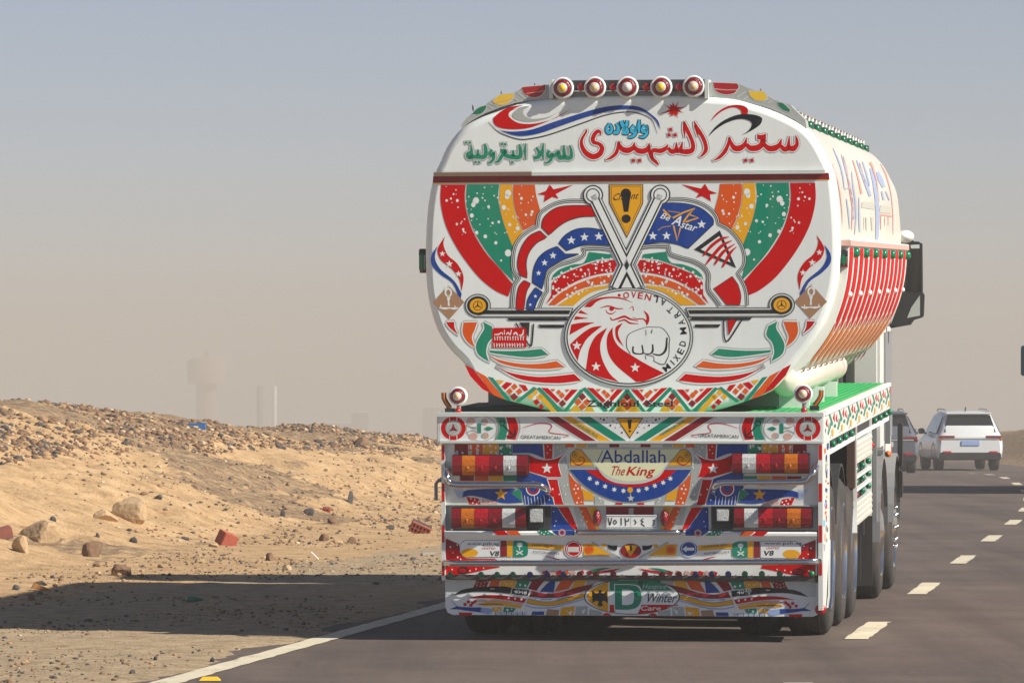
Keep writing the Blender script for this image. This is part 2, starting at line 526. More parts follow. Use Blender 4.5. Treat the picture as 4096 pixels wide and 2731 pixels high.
VIEW = {'A': (1650, 280, .42735), 'Bv': (2550, 280, .5102), 'C': (1650, 700, .42735), 'D': (2400, 700, .42735),
        'E': (1700, 1150, .38265), 'F': (2400, 1150, .38265), 'G': (1700, 1620, .38265), 'H': (2500, 1620, .38265),
        'I': (1700, 2050, .34014), 'J': (2500, 2050, .34014), 'K': (3150, 850, .44643), 'L': (3150, 1450, .70175),
        'T1': (2300, 400, .21259), 'T2': (2750, 400, .21259), 'T3': (1830, 520, .21259),
        'N1': (2040, 740, .31888), 'N2': (2500, 740, .31888), 'O': (2230, 1130, .27417), 'Q': (2270, 1750, .44635),
        'S': (3300, 560, .51348), 'Z': (0, 0, 1.0), 'A6': (1830, 290, .37202)}
def parse(s):
    out = []
    for t in s.split():
        c = t[0] == 'c'
        if c: t = t[1:]
        out.append((*[float(a) for a in t.split(',')], c))
    return out
def spline(pts, closed=True, n=4):
    """pts: (x, y, corner). Cubic through smooth points, straight between corners"""
    m = len(pts); out = []
    rng_ = range(m if closed else m - 1)
    for i in rng_:
        p0 = pts[i]; p1 = pts[(i + 1) % m]
        a = np.array(p0[:2]); b = np.array(p1[:2])
        c0 = p0[2] or (not closed and i == 0); c1 = p1[2] or (not closed and i == m - 2)
        if c0 and c1:
            out.append(tuple(a)); continue
        pm = np.array(pts[i - 1][:2]); pn = np.array(pts[(i + 2) % m][:2])
        ta = (b - a) if c0 else (b - pm) / 2
        tb = (b - a) if c1 else (pn - a) / 2
        for k in range(n):
            t = k / n
            h = (2 * t ** 3 - 3 * t * t + 1) * a + (t ** 3 - 2 * t * t + t) * ta + (-2 * t ** 3 + 3 * t * t) * b + (t ** 3 - t * t) * tb
            out.append(tuple(h))
    if not closed: out.append(tuple(pts[-1][:2]))
    return out

SPLIT = ('painted_colour_blocks', 'rear_panel_print', 'side_artwork', 'painted_bands', 'ledge_print', 'recess_print')
class Art:
    """flat print: thin sheets of paint on a plane of the body, one step of thickness per layer"""
    STEP = 0.0005
    def __init__(s, view, y, axis=None, base=0.0010, plane=None):
        s.view = VIEW[view]; s.y = y; s.base = base
        s.mb = MB(); s.mb2 = MB()
        s.ax = axis          # px column the motif mirrors about
        s.plane = plane      # optional custom mapping (px,py,off)->body xyz
        s.mirror = False; s.only = False
        s.scx = 1.0
    def set(s, view):
        s.view = VIEW[view]; return s
    def P(s, p, lay, side):
        ox, oy, k = s.view
        px, py = ox + p[0] * k, oy + p[1] * k
        off = s.base + lay * s.STEP
        if s.plane: return s.plane(px, py, off)
        x, z = B(px, py, s.y)
        if side < 0:
            xa = B(s.ax, py, s.y)[0]
            x = 2 * xa - x
        return (x, s.y - off, z)
    def sides(s):
        return [1] + ([-1] if s.mirror else [])
    def poly2(s, pts, col, lay):
        if len(pts) < 3: return
        tri = tessellate_polygon([[Vector((p[0], p[1], 0)) for p in pts]])
        m = PC[col] if isinstance(col, str) else col
        for sd in s.sides():
            vs = [s.P(p, lay, sd) for p in pts]
            fs = []
            for t in tri:
                a, b, c = (Vector(vs[t[0]]), Vector(vs[t[1]]), Vector(vs[t[2]]))
                n = (b - a).cross(c - a)
                if s.plane: fs.append(t)
                else: fs.append(t if n.y < 0 else (t[0], t[2], t[1]))
            (s.mb if sd > 0 else s.mb2).add(vs, fs, m)
    def fill(s, col, d, lay=1, n=4):
        s.poly2(spline(parse(d), True, n), col, lay)
    def edge(s, col, d, w, lay=1, n=4):
        """closed outline of width w"""
        p = spline(parse(d), True, n)
        s.ribbon([(a, b, w) for a, b in p] + [(p[0][0], p[0][1], w)], col, lay)
    def line(s, col, d, lay=1, w=None, n=5, grow=0.0):
        raw = [[float(a) for a in t.strip('c').split(',')] for t in d.split()]
        pts = [(r[0], r[1], False) for r in raw]
        ws = [(r[2] if len(r) > 2 else w) + grow for r in raw]
        if len(pts) < 3: n = 1
        p = spline(pts, False, n)
        out = []
        for i, q in enumerate(p):
            t = i / n; k = min(int(t), len(ws) - 2) if len(ws) > 1 else 0
            f = t - k
            out.append((q[0], q[1], ws[k] * (1 - f) + ws[min(k + 1, len(ws) - 1)] * f))
        s.ribbon(out, col, lay)
    def ribbon(s, p, col, lay):
        L = []; R = []
        for i, q in enumerate(p):
            a = p[max(i - 1, 0)]; b = p[min(i + 1, len(p) - 1)]
            dx, dy = b[0] - a[0], b[1] - a[1]; l = math.hypot(dx, dy) or 1
            nx, ny = -dy / l * q[2] / 2, dx / l * q[2] / 2
            L.append((q[0] + nx, q[1] + ny)); R.append((q[0] - nx, q[1] - ny))
        m = PC[col] if isinstance(col, str) else col
        for sd in s.sides():
            vs = [s.P(v, lay, sd) for v in L + R]; k = len(L); fs = []
            for i in range(k - 1):
                f = (i, i + 1, k + i + 1, k + i)
                a, b, c = Vector(vs[f[0]]), Vector(vs[f[1]]), Vector(vs[f[2]])
                nn = (b - a).cross(c - a)
                fs.append(f if nn.y < 0 or s.plane else f[::-1])
            (s.mb if sd > 0 else s.mb2).add(vs, fs, m)
    def ell(s, col, x, y, rx, ry=None, lay=1, n=28, a0=0.0):
        ry = ry or rx
        s.poly2([(x + rx * math.cos(2 * math.pi * i / n + a0), y + ry * math.sin(2 * math.pi * i / n + a0)) for i in range(n)], col, lay)
    def ring(s, col, x, y, r, w, lay=1, n=24, ry=None):
        ry = ry or r
        s.ribbon([(x + r * math.cos(2 * math.pi * i / n), y + ry * math.sin(2 * math.pi * i / n), w) for i in range(n + 1)], col, lay)
    def star(s, col, x, y, r, lay=1, k=5, inner=0.42, rot=0.0):
        s.poly2([(x + (r if i % 2 == 0 else r * inner) * math.sin(math.pi * i / k + rot), y - (r if i % 2 == 0 else r * inner) * math.cos(math.pi * i / k + rot)) for i in range(2 * k)], col, lay)
    def tri3(s, col, x, y, r, w, lay=1, ring=None, rc=None):
        for k in range(3):
            a = 2 * math.pi * k / 3
            s.line(col, f'{x},{y},{w*1.6} {x+r*math.sin(a)},{y-r*math.cos(a)},{w*0.3}', lay)
        if ring: s.ring(rc or col, x, y, r, ring, lay)
    def rect(s, col, x0, y0, x1, y1, lay=1):
        s.poly2([(x0, y0), (x1, y0), (x1, y1), (x0, y1)], col, lay)
    def dots(s, col, pts, lay=1, n=7):
        for x, y, r in pts: s.ell(col, x, y, r, r * 1.1, lay, n)
    def text(s, txt, x0, y0, x1, y1, h, col, lay=2, shear=0.0, bold=0.0, wonly=False):
        """txt along the baseline (x0,y0)-(x1,y1); h is the capital height"""
        vs, fs, (wx, hy) = glyphs(txt, bold)
        dx, dy = x1 - x0, y1 - y0; l = math.hypot(dx, dy)
        ux, uy = dx / l, dy / l
        m = PC[col] if isinstance(col, str) else col
        sx = l / wx; sy = h / hy
        p = []
        for (x, y) in vs:
            a = x * sx + shear * y * sy; b = y * sy
            p.append(s.P((x0 + ux * a + uy * b, y0 + uy * a - ux * b), lay, 1))
        ff = []
        for f in fs:
            n = (Vector(p[f[1]]) - Vector(p[f[0]])).cross(Vector(p[f[2]]) - Vector(p[f[0]]))
            ff.append(f if (n.y < 0 or s.plane) else f[::-1])
        s.mb.add(p, ff, m)
    def cut(s, name, label=None, kind=None):
        o = s.build(name, truck, label)
        if name in ('paint_speckles', 'painted_dots') and o:
            for q in truck.children:
                if q.name.startswith(name): q['kind'] = 'stuff'
        return o
    def build(s, name, parent, label=None):
        o = None
        for mb in (s.mb, s.mb2):
            if mb.f and name in SPLIT:
                for k, m_ in enumerate(mb.mats):
                    q = MB(); idx = [i for i in range(len(mb.f)) if mb.m[i] == k]
                    used = sorted({a for i in idx for a in mb.f[i]}); re_ = {a: j for j, a in enumerate(used)}
                    q.add([mb.v[a] for a in used], [[re_[a] for a in mb.f[i]] for i in idx], m_)
                    o2 = q.xf(pit).build('painted_patch', parent); o = o or o2
                    if m_ in (PC['W'], PC['P']) or len(idx) > 60:
                        o2.name = 'paint_dots'; o2['kind'] = 'stuff'
            elif mb.f:
                o2 = mb.xf(pit).build(name, parent); o = o or o2
                if label: o2['label'] = label
        s.mb = MB(); s.mb2 = MB()
        return o

_GL = {}
def glyphs(txt, bold=0.0):
    if (txt, bold) in _GL: return _GL[(txt, bold)]
    def raw(t):
        cu = bpy.data.curves.new('t', 'FONT')
        cu.body = t; cu.size = 1.0; cu.offset = bold; cu.resolution_u = 2
        ob = bpy.data.objects.new('t', cu)
        COL.objects.link(ob)
        dg = bpy.context.evaluated_depsgraph_get()
        me = ob.evaluated_get(dg).to_mesh()
        v = [(a.co.x, a.co.y) for a in me.vertices]; f = [tuple(p.vertices) for p in me.polygons]
        ob.evaluated_get(dg).to_mesh_clear()
        bpy.data.objects.remove(ob); bpy.data.curves.remove(cu)
        return v, f
    v, f = raw(txt)
    if not v:
        _GL[(txt, bold)] = ([(0, 0), (0, 0), (0, 0)], [], (1, 1)); return _GL[(txt, bold)]
    x0 = min(a[0] for a in v); x1 = max(a[0] for a in v)
    y1 = max(a[1] for a in v)
    v = [(a[0] - x0, a[1]) for a in v]
    _GL[(txt, bold)] = (v, f, (x1 - x0, y1))
    return _GL[(txt, bold)]
# ------------------------------------------------------------------ the tanker lorry
truck = empty('tanker_truck', TO, YAW)
tag(truck, 'large white fuel tanker lorry covered in red, green and orange ornaments, seen from behind', 'truck')
LTANK = 8.45
OUTL = ('1700,978 1703,1127 1718,1226 1748,1320 1796,1395 1853,1453 1890,1520 1940,1562 2018,1598 2110,1622 2205,1647 2330,1672 2530,1684 '
        '2720,1672 2850,1644 2930,1622 3001,1597 3085,1563 3150,1495 3199,1437 3262,1354 3306,1274 3342,1162 3357,1051 3358,939 3350,810 3336,698 3305,627 3264,555 '
        '3208,499 3111,448 3009,413 2907,390 2700,380 2500,379 2300,385 2111,404 1990,445 1920,470 1847,511 1791,579 1759,647 1733,707 1710,820')
otl = [B(px, py, 0.0) for px, py in [tuple(map(float, t.split(','))) for t in OUTL.split()]]
otl = spline([(a, b, False) for a, b in otl], True, 3)
NO_ = len(otl)
# outline normals
nrm = []
for i in range(NO_):
    a = np.array(otl[i - 1]); b = np.array(otl[(i + 1) % NO_]); t = b - a; t /= np.linalg.norm(t)
    nrm.append((-t[1], t[0]))
cx = sum(p[0] for p in otl) / NO_; cz = sum(p[1] for p in otl) / NO_
if (otl[0][0] - cx) * nrm[0][0] + (otl[0][1] - cz) * nrm[0][1] < 0:
    nrm = [(-a, -b) for a, b in nrm]
def loop(ins, y):
    return [(p[0] - n[0] * ins, y, p[1] - n[1] * ins) for p, n in zip(otl, nrm)]
mb = MB()
mb.loft([loop(0.05, 0.0), loop(0.03, 0.004), loop(0.012, 0.018), loop(0.0, 0.045)], PC['W'], True, False)
mb.loft([loop(0.0, 0.045), loop(0.0, 0.15)], PC['X'], False, False)
tank_rear = mb.xf(pit).build('tank_rear_face', truck)
mb = MB()
mb.loft([loop(0.0, 0.15), loop(0.003, 0.155), loop(0.003, 3.0), loop(0.003, 6.0), loop(0.003, LTANK - 0.1), loop(0.03, LTANK - 0.02), loop(0.2, LTANK)], cream_metal, False, True)
tank = mb.xf(pit).build('tank_shell', truck)

# ---- print on the rear of the tank
AXT = 2509.0
a = Art('A', 0.0, AXT)
a.fill('R', 'c1040,328 900,352 800,410 755,470 790,530 900,555 1050,550 1180,515 1330,450 c1485,365 1390,425 1280,472 1130,505 1000,500 920,455 900,415 940,370')
a.cut('painted_swoosh'); a.fill('S', 'c1110,338 1010,350 945,400 940,440 990,470 1080,485 1180,475 1290,440 c1400,370 1300,430 1200,455 1120,458 1060,440 1035,400 1050,365')
a.cut('painted_swoosh'); a.fill('B', 'c705,478 780,545 880,575 1000,575 1130,555 1300,495 1500,430 1700,370 1850,340 1990,333 2130,350 2240,420 2300,480 c2322,560 2270,470 2180,400 2060,372 1950,370 1800,395 1600,450 1400,520 1200,590 1050,618 950,612 840,575 760,530', 2)
a.line('K', '710,490,4 780,562,7 860,608,9 1000,650,10 1130,640,11 1300,600,11 1600,495,11 1800,425,10 1980,395,9 2130,410,8 2240,470,7 2292,600,3')
a.cut('painted_swoosh'); a.set('T1')
a.star('R', 1858, 190, 135, 2, 11, 0.55)
for ang, r in ((15, 255), (195, 265), (60, 190), (150, 200), (240, 150), (300, 170), (345, 190), (100, 150)):
    t = math.radians(ang); a.line('R', f'{1858},{190},40 {1858+r*math.cos(t)},{190-r*math.sin(t)},4', 1)
a.cut('painted_sunburst_star'); a.set('T2')
a.fill('R', 'c430,410 520,280 640,180 780,115 930,95 1060,115 1135,175 c1135,262 c1015,272 1010,215 960,165 880,140 780,155 650,215 530,310')
a.cut('painted_swoosh'); a.fill('K', 'c395,690 480,560 620,430 800,330 980,275 1170,270 1330,300 1405,355 1370,460 1260,545 1140,610 c1020,665 1120,600 1180,540 1215,470 1190,410 1100,370 980,360 840,390 680,460 520,570', 2)
a.build('painted_swoosh', truck)

def letters(a, strokes, cols, grows, lay0):
    for k, (c, g) in enumerate(zip(cols, grows)):
        for st in strokes: a.line(c, st, lay0 + k, grow=g)
def dia(a, pts, r, cols, grows, lay0):
    for k, (c, g) in enumerate(zip(cols, grows)):
        for x, y in pts: a.ell(c, x, y, r + g * 0.62, r + g * 0.62, lay0 + k, 4, 0.55)
a = Art('T1', 0.0, AXT)
st1 = ['205,545,12 215,590,38 175,660,42 135,730,50 122,820,64 152,920,80 220,1010,95 320,1065,104 410,1055,104 480,1000,98 510,920,88 490,860,74 430,820,64 360,800,74 335,740,78 370,650,78 430,590,70 475,610,50 478,665,20',
       '570,1135,12 680,1085,55 770,1005,70 810,900,64 820,790,38 840,850,54 900,930,98 1000,950,108 1090,900,84 1125,800,18',
       '1115,880,60 1180,950,98 1290,965,104 1370,915,84 1402,815,18',
       '1395,850,34 1405,980,62 1450,1100,64 1520,1165,64 1575,1230,22', '1470,1120,50 1440,1030,64 1470,950,74 1600,960,90 1690,925,84 1755,840,18',
       '1750,900,60 1820,970,92 1900,940,90 1910,800,18', '1900,960,80 1980,945,90 2022,790,18',
       '1980,970,80 2100,975,100 2190,955,98 2225,880,76 2200,760,70 2130,600,70 2065,450,48 2045,395,10', '2050,410,25 2055,560,50 2068,710,12']
cols = ['K', 'W', 'R']; gr = [54, 42, 0]
letters(a, st1, cols, gr, 1); dia(a, [(1800, 560), (1770, 660), (1885, 660), (1100, 1142), (1215, 1142)], 44, cols, [32, 22, 0], 1)
a.set('T2')
st2 = ['125,395,12 165,500,62 240,620,72 310,750,72 348,880,72 340,960,72 280,1040,44 215,1080,8', '140,480,40 180,620,34 197,690,8',
       '470,1150,8 600,1080,58 710,960,78 770,820,58 785,700,20 820,800,54 880,900,104 980,910,114 1070,845,84 1117,712,15',
       '1110,830,60 1180,905,104 1300,905,114 1390,850,104 1428,740,90', '1430,820,60 1530,910,104 1650,905,114 1730,845,84 1768,735,15',
       '1760,860,60 1820,925,94 1890,900,90 1918,680,15', '1890,900,80 1990,915,112 2058,840,74 2055,740,50 2030,670,10']
letters(a, st2, cols, gr, 1); dia(a, [(1095, 1138), (1212, 1138)], 44, cols, [32, 22, 0], 1)
a.fill('R', 'c1310,650 1400,660 c1480,630 c1475,790 c1370,790 1385,750 c1310,745', 3)
a.edge('K', 'c1310,650 1400,660 c1480,630 c1475,790 c1370,790 1385,750 c1310,745', 56, 1)
a.edge('W', 'c1310,650 1400,660 c1480,630 c1475,790 c1370,790 1385,750 c1310,745', 40, 2)
a.build('painted_lettering', truck, 'large red Arabic name in white and black outline')
a = Art('T1', 0.0, AXT)
st3 = ['650,440,30 600,540,56 625,615,56 680,600,56 690,520,44 650,450,30', '770,440,34 812,510,56 800,610,64 730,610,54', '870,390,64 895,470,64 965,560,76 980,620,64 890,612,64', '985,385,44 970,470,64 900,570,64',
       '1120,480,54 1062,545,54 1085,600,54 1140,570,54 1140,500,54 1130,640,60 1060,700,44 990,697,20', '1210,370,24 1205,480,62 1205,620,30', '1325,470,54 1268,550,54 1292,600,54 1352,560,54 1330,480,54 1352,620,56 1290,700,48 1200,692,20']
letters(a, st3, ['K', 'C'], [34, 0], 1)
for x, y in ((635, 545), (1095, 540), (1300, 540)): a.ell('W', x, y, 14, 14, 3, 8)
a.build('painted_lettering', truck, 'small light blue Arabic word with dark outline')
a = Art('T3', 0.0, AXT)
st4 = ['255,285,18 265,400,54 260,520,60 200,510,64 188,450,54 240,420,48', '200,505,64 380,505,80 520,495,80 528,330,64 500,260,28', '385,370,34 385,480,64', '650,370,48 608,440,54 640,490,54 682,430,50 680,540,54 620,610,50 570,622,20',
       '820,400,74 900,400,66 830,500,64 770,590,54 715,600,20', '900,380,44 915,480,74 1050,510,84 1180,500,80 1182,350,64 1160,270,28', '1050,380,34 1050,500,64', '1285,255,20 1270,400,56 1285,560,15',
       '1480,330,44 1532,410,54 1530,500,76 1440,532,66', '1620,250,20 1600,400,60 1615,570,20', '1735,390,54 1690,450,54 1720,510,54 1780,450,54 1760,560,54 1700,612,44 1640,622,20',
       '1790,490,64 1850,470,74 1900,410,66 1920,520,80 2000,520,80 2130,520,76 2142,400,54 2110,290,28', '2000,290,34 2005,400,60 2020,510,74']
letters(a, st4, ['S', 'L', 'G'], [66, 34, 0], 1)
dia(a, [(165, 240), (230, 240), (840, 265), (900, 270), (340, 610), (405, 610), (1030, 612)], 30, ['S', 'L', 'G'], [50, 28, 0], 1)
a.build('painted_lettering', truck, 'green Arabic words in grey outline')

# gutter ledge and red band across the rear
a = Art('Z', 0.0, AXT)
a.fill('D', 'c1733,705 c3315,692 c3318,718 c1731,731'); a.fill('Y', 'c1731,731 c3318,718 c3318,721 c1731,735')
a.build('red_band', truck)
mb = MB()
for (x0, x1, mt) in ((1736, 2128, PC['T']), (2128, 3300, PC['L'])):
    p = [B(x0, 689 - (x0 - 1736) * .0076, 0), B(x1, 689 - (x1 - 1736) * .0076, 0), B(x1, 704 - (x1 - 1736) * .0076, 0), B(x0, 704 - (x0 - 1736) * .0076, 0)]
    mb.add([(x, -0.003, z) for x, z in p] + [(x, -0.022, z - 0.004) for x, z in p], [(0, 1, 5, 4), (4, 5, 6, 7), (3, 7, 6, 2), (0, 4, 7, 3), (1, 2, 6, 5)], mt)
mb.xf(pit).build('gutter_ledge', truck)

# rainbow bands with paint speckles
a = Art('C', 0.0, AXT); a.mirror = True
a.fill('R', 'c268,92 c498,92 490,210 505,340 550,490 610,610 700,745 820,880 c935,1015 c897,1138 780,1085 650,985 540,860 430,705 340,540 290,400 262,240')
a.cut('painted_band')
a.fill('G', 'c510,90 c812,90 802,210 820,340 860,480 c938,668 c930,760 c925,900 c950,1000 840,890 720,750 620,600 560,480 515,340 502,210')
a.cut('painted_band')
a.fill('Y', 'c822,90 c935,90 935,210 955,330 985,420 c1035,525 c935,665 880,520 835,380 815,240')
a.cut('painted_band')
a.fill('O', 'c945,92 c1145,92 1160,200 c1195,330 c1150,460 c1040,520 990,410 955,290 942,180')
a.cut('painted_band')
r_ = random.Random(5)
key = [(595, 240, 30), (570, 280, 22), (895, 170, 30), (885, 205, 22), (855, 305, 22), (712, 297, 14), (1020, 220, 14), (1120, 345, 14), (1062, 372, 12), (555, 380, 20), (910, 465, 16), (985, 500, 20), (682, 575, 18), (780, 635, 16), (895, 730, 32), (420, 240, 14), (320, 240, 12), (360, 222, 10), (385, 180, 9), (600, 540, 18), (750, 450, 12), (808, 440, 14), (415, 460, 12), (475, 510, 12), (480, 530, 9), (830, 800, 10), (1112, 372, 12), (655, 215, 9), (765, 195, 8), (500, 245, 9)]
for _ in range(70):
    y = r_.uniform(105, 560); x = r_.uniform(275, 1130) + (y - 100) * 0.12
    if 290 + (y - 90) * .28 < x < 1150 - max(0, y - 330) * .6: key.append((x, y, r_.uniform(3.5, 8)))
a.dots('W', key, 2)
a.cut('paint_speckles')
a.fill('R', 'c1170,180 c1250,150 c1285,90 c1320,135 c1505,92 c1340,180 c1370,222 c1310,205 c1230,255 c1240,190', 1)
a.build('painted_star', truck)

# shield warning sign
a = Art('C', 0.0, AXT)
a.fill('K', 'c1838,88 c2160,88 c2160,265 c2007,592 c1840,265'); a.fill('Y', 'c1846,94 c2152,94 c2152,263 c2007,576 c1848,263', 2)
a.edge('K', 'c1860,106 c2138,106 c2138,260 c2007,545 c1862,260', 4, 3)
a.ell('K', 1998, 175, 48, 48, 3); a.fill('K', 'c1953,180 c2043,180 c2020,345 c1978,345', 3); a.ell('K', 2000, 410, 43, 40, 3)
a.text('Chront', 1870, 238, 2105, 222, 62, 'K', 4, 0.5)
a.build('warning_shield', truck)

# left flag, right flag
def band(a, d, pts=None):
    for c, w, l in (('K', 50, 3), ('S', 36, 4), ('K', 12, 4)): pass
a = Art('N1', 0.0, AXT)
outer = '1020,210 870,200 700,205 560,240 450,300 370,370 c340,520 230,580 130,660 60,780 35,950 50,1080 c115,1170 60,1250 40,1350 25,1560'
lower = '1310,815 1150,790 1000,790 c905,800 930,850 900,900 780,950 640,990 540,1050 480,1120 460,1220 c465,1330 420,1400 360,1560'
a.fill('W', 'c1020,210 870,200 700,205 560,240 450,300 370,370 c340,520 230,580 130,660 60,780 35,950 50,1080 c115,1170 60,1250 40,1350 c25,1560 c360,1560 420,1400 c465,1330 460,1220 480,1120 540,1050 640,990 780,950 900,900 930,850 c920,800 1150,790 c1310,815', 3)
def sline(a, d, specs):
    """open spline with corners drawn as a ribbon, several (colour, width, layer)"""
    p = spline(parse(d), False, 5)
    for c, w, l in specs: a.ribbon([(q[0], q[1], w) for q in p], c, l)
FR = (('K', 50, 4), ('L', 34, 5), ('K', 10, 6))
sline(a, outer, FR); sline(a, lower, FR)
for col, d in (('R', 'c1010,265 c1090,390 900,395 740,440 620,510 c490,625 c400,530 420,430 500,340 620,280 800,262'), ('R', 'c375,580 c460,660 340,720 240,840 200,980 c215,1160 c130,1130 100,1020 110,900 160,760 250,640'),
               ('R', 'c180,1200 c255,1240 200,1350 c170,1560 c80,1560 90,1400 120,1270'), ('B', 'c1190,575 c1285,760 1100,745 900,755 c710,820 c615,730 700,630 830,560 1000,545'),
               ('B', 'c590,775 c690,870 c860,870 700,920 560,990 450,1090 c405,1300 c285,1220 300,1060 360,920 460,830'), ('B', 'c320,1290 c405,1350 340,1450 c300,1560 c210,1560 230,1430')):
    a.edge('K', d, 20, 6); a.fill(col, d, 7)
for x, y, r in ((770, 695, 58), (935, 655, 58), (1115, 645, 58), (540, 885, 48), (435, 975, 45), (360, 1105, 36), (320, 1395, 26), (255, 1500, 22)): a.star('W', x, y, r, 8)
a.build('painted_flag', truck, 'painted flag with red and white stripes and white stars on blue')
a = Art('N1', 0.0, AXT); a.mirror = True
a.fill('G', 'c990,840 c1270,870 c1285,915 1100,935 900,1000 700,1080 c520,1190 c540,1130 620,1060 780,1000 900,985 950,940')
a.cut('painted_arc')
a.fill('R', 'c525,1230 600,1150 750,1080 950,1000 1130,950 c1310,940 c1340,1000 c1300,1090 1100,1120 900,1180 720,1270 580,1370 c445,1500 c520,1380')
a.cut('painted_arc')
a.fill('O', 'c480,1505 600,1380 760,1280 900,1215 1100,1150 c1290,1125 c1250,1230 1100,1250 900,1300 720,1400 c570,1505')
a.cut('painted_arc')
a.fill('Y', 'c590,1510 720,1430 860,1340 1000,1290 c1235,1255 c1225,1290 1060,1330 930,1400 c800,1510')
a.cut('painted_arc')
dd = []
for _ in range(85):
    x = r_.uniform(540, 1290); t = (x - 540) / 750
    y = r_.uniform(1130 - t * 260, 1480 - t * 250); dd.append((x, y, r_.choice((7, 9, 13, 17))))
a.dots('W', dd, 2)
a.cut('paint_speckles')
sline(a, 'c1305,825 c1388,1000 c1262,1308', (('K', 44, 3), ('W', 24, 4), ('K', 8, 5)))
a.build('painted_frame', truck)
a = Art('N2', 0.0, AXT)
a.fill('W', 'c450,190 700,180 900,215 1050,290 1140,390 c1170,490 1300,560 1420,690 1490,850 1490,1000 c1410,1115 1480,1230 1520,1350 c1530,1510 c1200,1510 1130,1420 1060,1330 1050,1250 1050,1120 980,1020 850,950 700,910 570,860 c540,765 350,760 c200,785', 3)
sline(a, '450,190 700,180 900,215 1050,290 1140,390 c1170,490 1300,560 1420,690 1490,850 1490,1000 c1410,1115 1480,1230 1520,1350 1530,1510', FR)
sline(a, '195,785 350,762 c550,765 570,860 700,910 850,950 980,1020 1050,1120 1045,1250 1060,1330 1130,1420 1195,1510', FR)
d = 'c440,240 600,228 800,245 960,300 1070,390 1105,440 c1105,495 c790,795 650,740 450,715 c215,745'
a.edge('K', d, 18, 6); a.fill('B', d, 7)
a.fill('K', 'c1190,570 c865,810 c1395,1040', 6); a.fill('W', 'c1183,640 c950,808 c1325,972', 7)
for st in ('985,885,22 1080,770,40 1200,680,38 1305,650,8', '1010,1005,10 1100,890,42 1220,760,42 1345,695,8', '1125,1000,20 1200,880,42 1270,810,36 1380,740,8', '1225,1030,20 1290,910,42 1330,840,32 1400,775,8'): a.line('R', st, 8)
d = 'c1345,1150 c1415,1250 1450,1380 c1440,1500 c1275,1500 c1115,1300'
a.edge('K', d, 16, 6); a.fill('R', d, 7)
for x, y, r in ((350, 640, 58), (522, 638, 58), (962, 495, 58)): a.star('W', x, y, r, 8)
for st in ('480,310 575,405', '600,415 735,345 880,295 800,370 730,470', '800,370 925,410 760,465', '610,510 655,695 695,540'):
    p = [tuple(map(float, q.split(','))) for q in st.split()]
    a.ribbon([(x, y, 22) for x, y in p], 'Y', 8)
for st in ('415,570 470,530 575,515', '540,328 690,348'):
    p = [tuple(map(float, q.split(','))) for q in st.split()]
    a.ribbon([(x, y, 14) for x, y in p], 'N', 8)
a.text('Be', 440, 412, 545, 452, 75, 'W', 9, 0.3, 0.01); a.text('A', 580, 490, 690, 515, 125, 'W', 9, 0.35, 0.02); a.text('star', 690, 530, 880, 585, 78, 'W', 9, 0.3, 0.01)
a.build('painted_flag', truck, 'painted flag with a gold star on blue and red claw marks on a black triangle')
# crossed staffs
a = Art('C', 0.0, 2506.5); a.mirror = True
for c, w, l in (('K', 124, 9), ('W', 108, 10), ('K', 84, 11), ('W', 56, 12)):
    a.ribbon([(1690, 190, w), (2007, 845, w), (2106, 1055, w)], c, l)
    a.ell(c, 1690, 190, w * 0.77 if w > 60 else 54, None, l)
    if c == 'K' and w == 124: pass
a.mirror = False
a.fill('K', 'c2007,800 c2030,845 c2007,890 c1984,845', 13)
a.fill('K', 'c2007,900 c2090,1062 c1925,1062', 13); a.fill('W', 'c2007,950 c2058,1055 c1956,1055', 14)
a.build('painted_crossed_staffs', truck)
# discs with star emblems and bars
a = Art('C', 0.0, 2517); a.mirror = True
for c, k, l in (('K', 0, 4), ('L', 9, 5), ('K', 22, 6)):
    a.ell(c, 612, 1222, 122 - k, 110 - k, l)
a.fill('K', 'c690,1245 c1507,1243 c1475,1332 c575,1332', 4); a.fill('L', 'c690,1253 c1495,1251 c1466,1324 c590,1324', 5); a.fill('K', 'c640,1266 c1480,1266 c1465,1302 c640,1302', 6)
a.ell('Y', 612, 1222, 76, 66, 7); a.tri3('K', 612, 1222, 42, 8, 8, 5)
a.cut('painted_disc_bar')
a.fill('K', 'c885,1338 c1440,1335 1425,1362 c905,1362', 4); a.cut('painted_bar'); a.fill('K', 'c1175,1400 c1415,1400 1400,1428 c1195,1428', 4)
a.build('painted_bar', truck)
a = Art('E', 0.0, AXT)
a.fill('K', 'c985,365 c1095,365 c1085,520 c1035,440', 4); sline(a, '950,370 c1078,590 1115,598 c1135,380', (('K', 16, 4),))
a.cut('painted_flag_tip')
a.set('F'); a.fill('R', 'c1335,335 c1430,335 c1345,500', 4); a.edge('K', 'c1335,335 c1430,335 c1345,500', 8, 5)
sline(a, '1293,335 1300,520 1330,560 1380,500 1485,335', (('K', 15, 4),))
a.build('painted_flag_tip', truck)
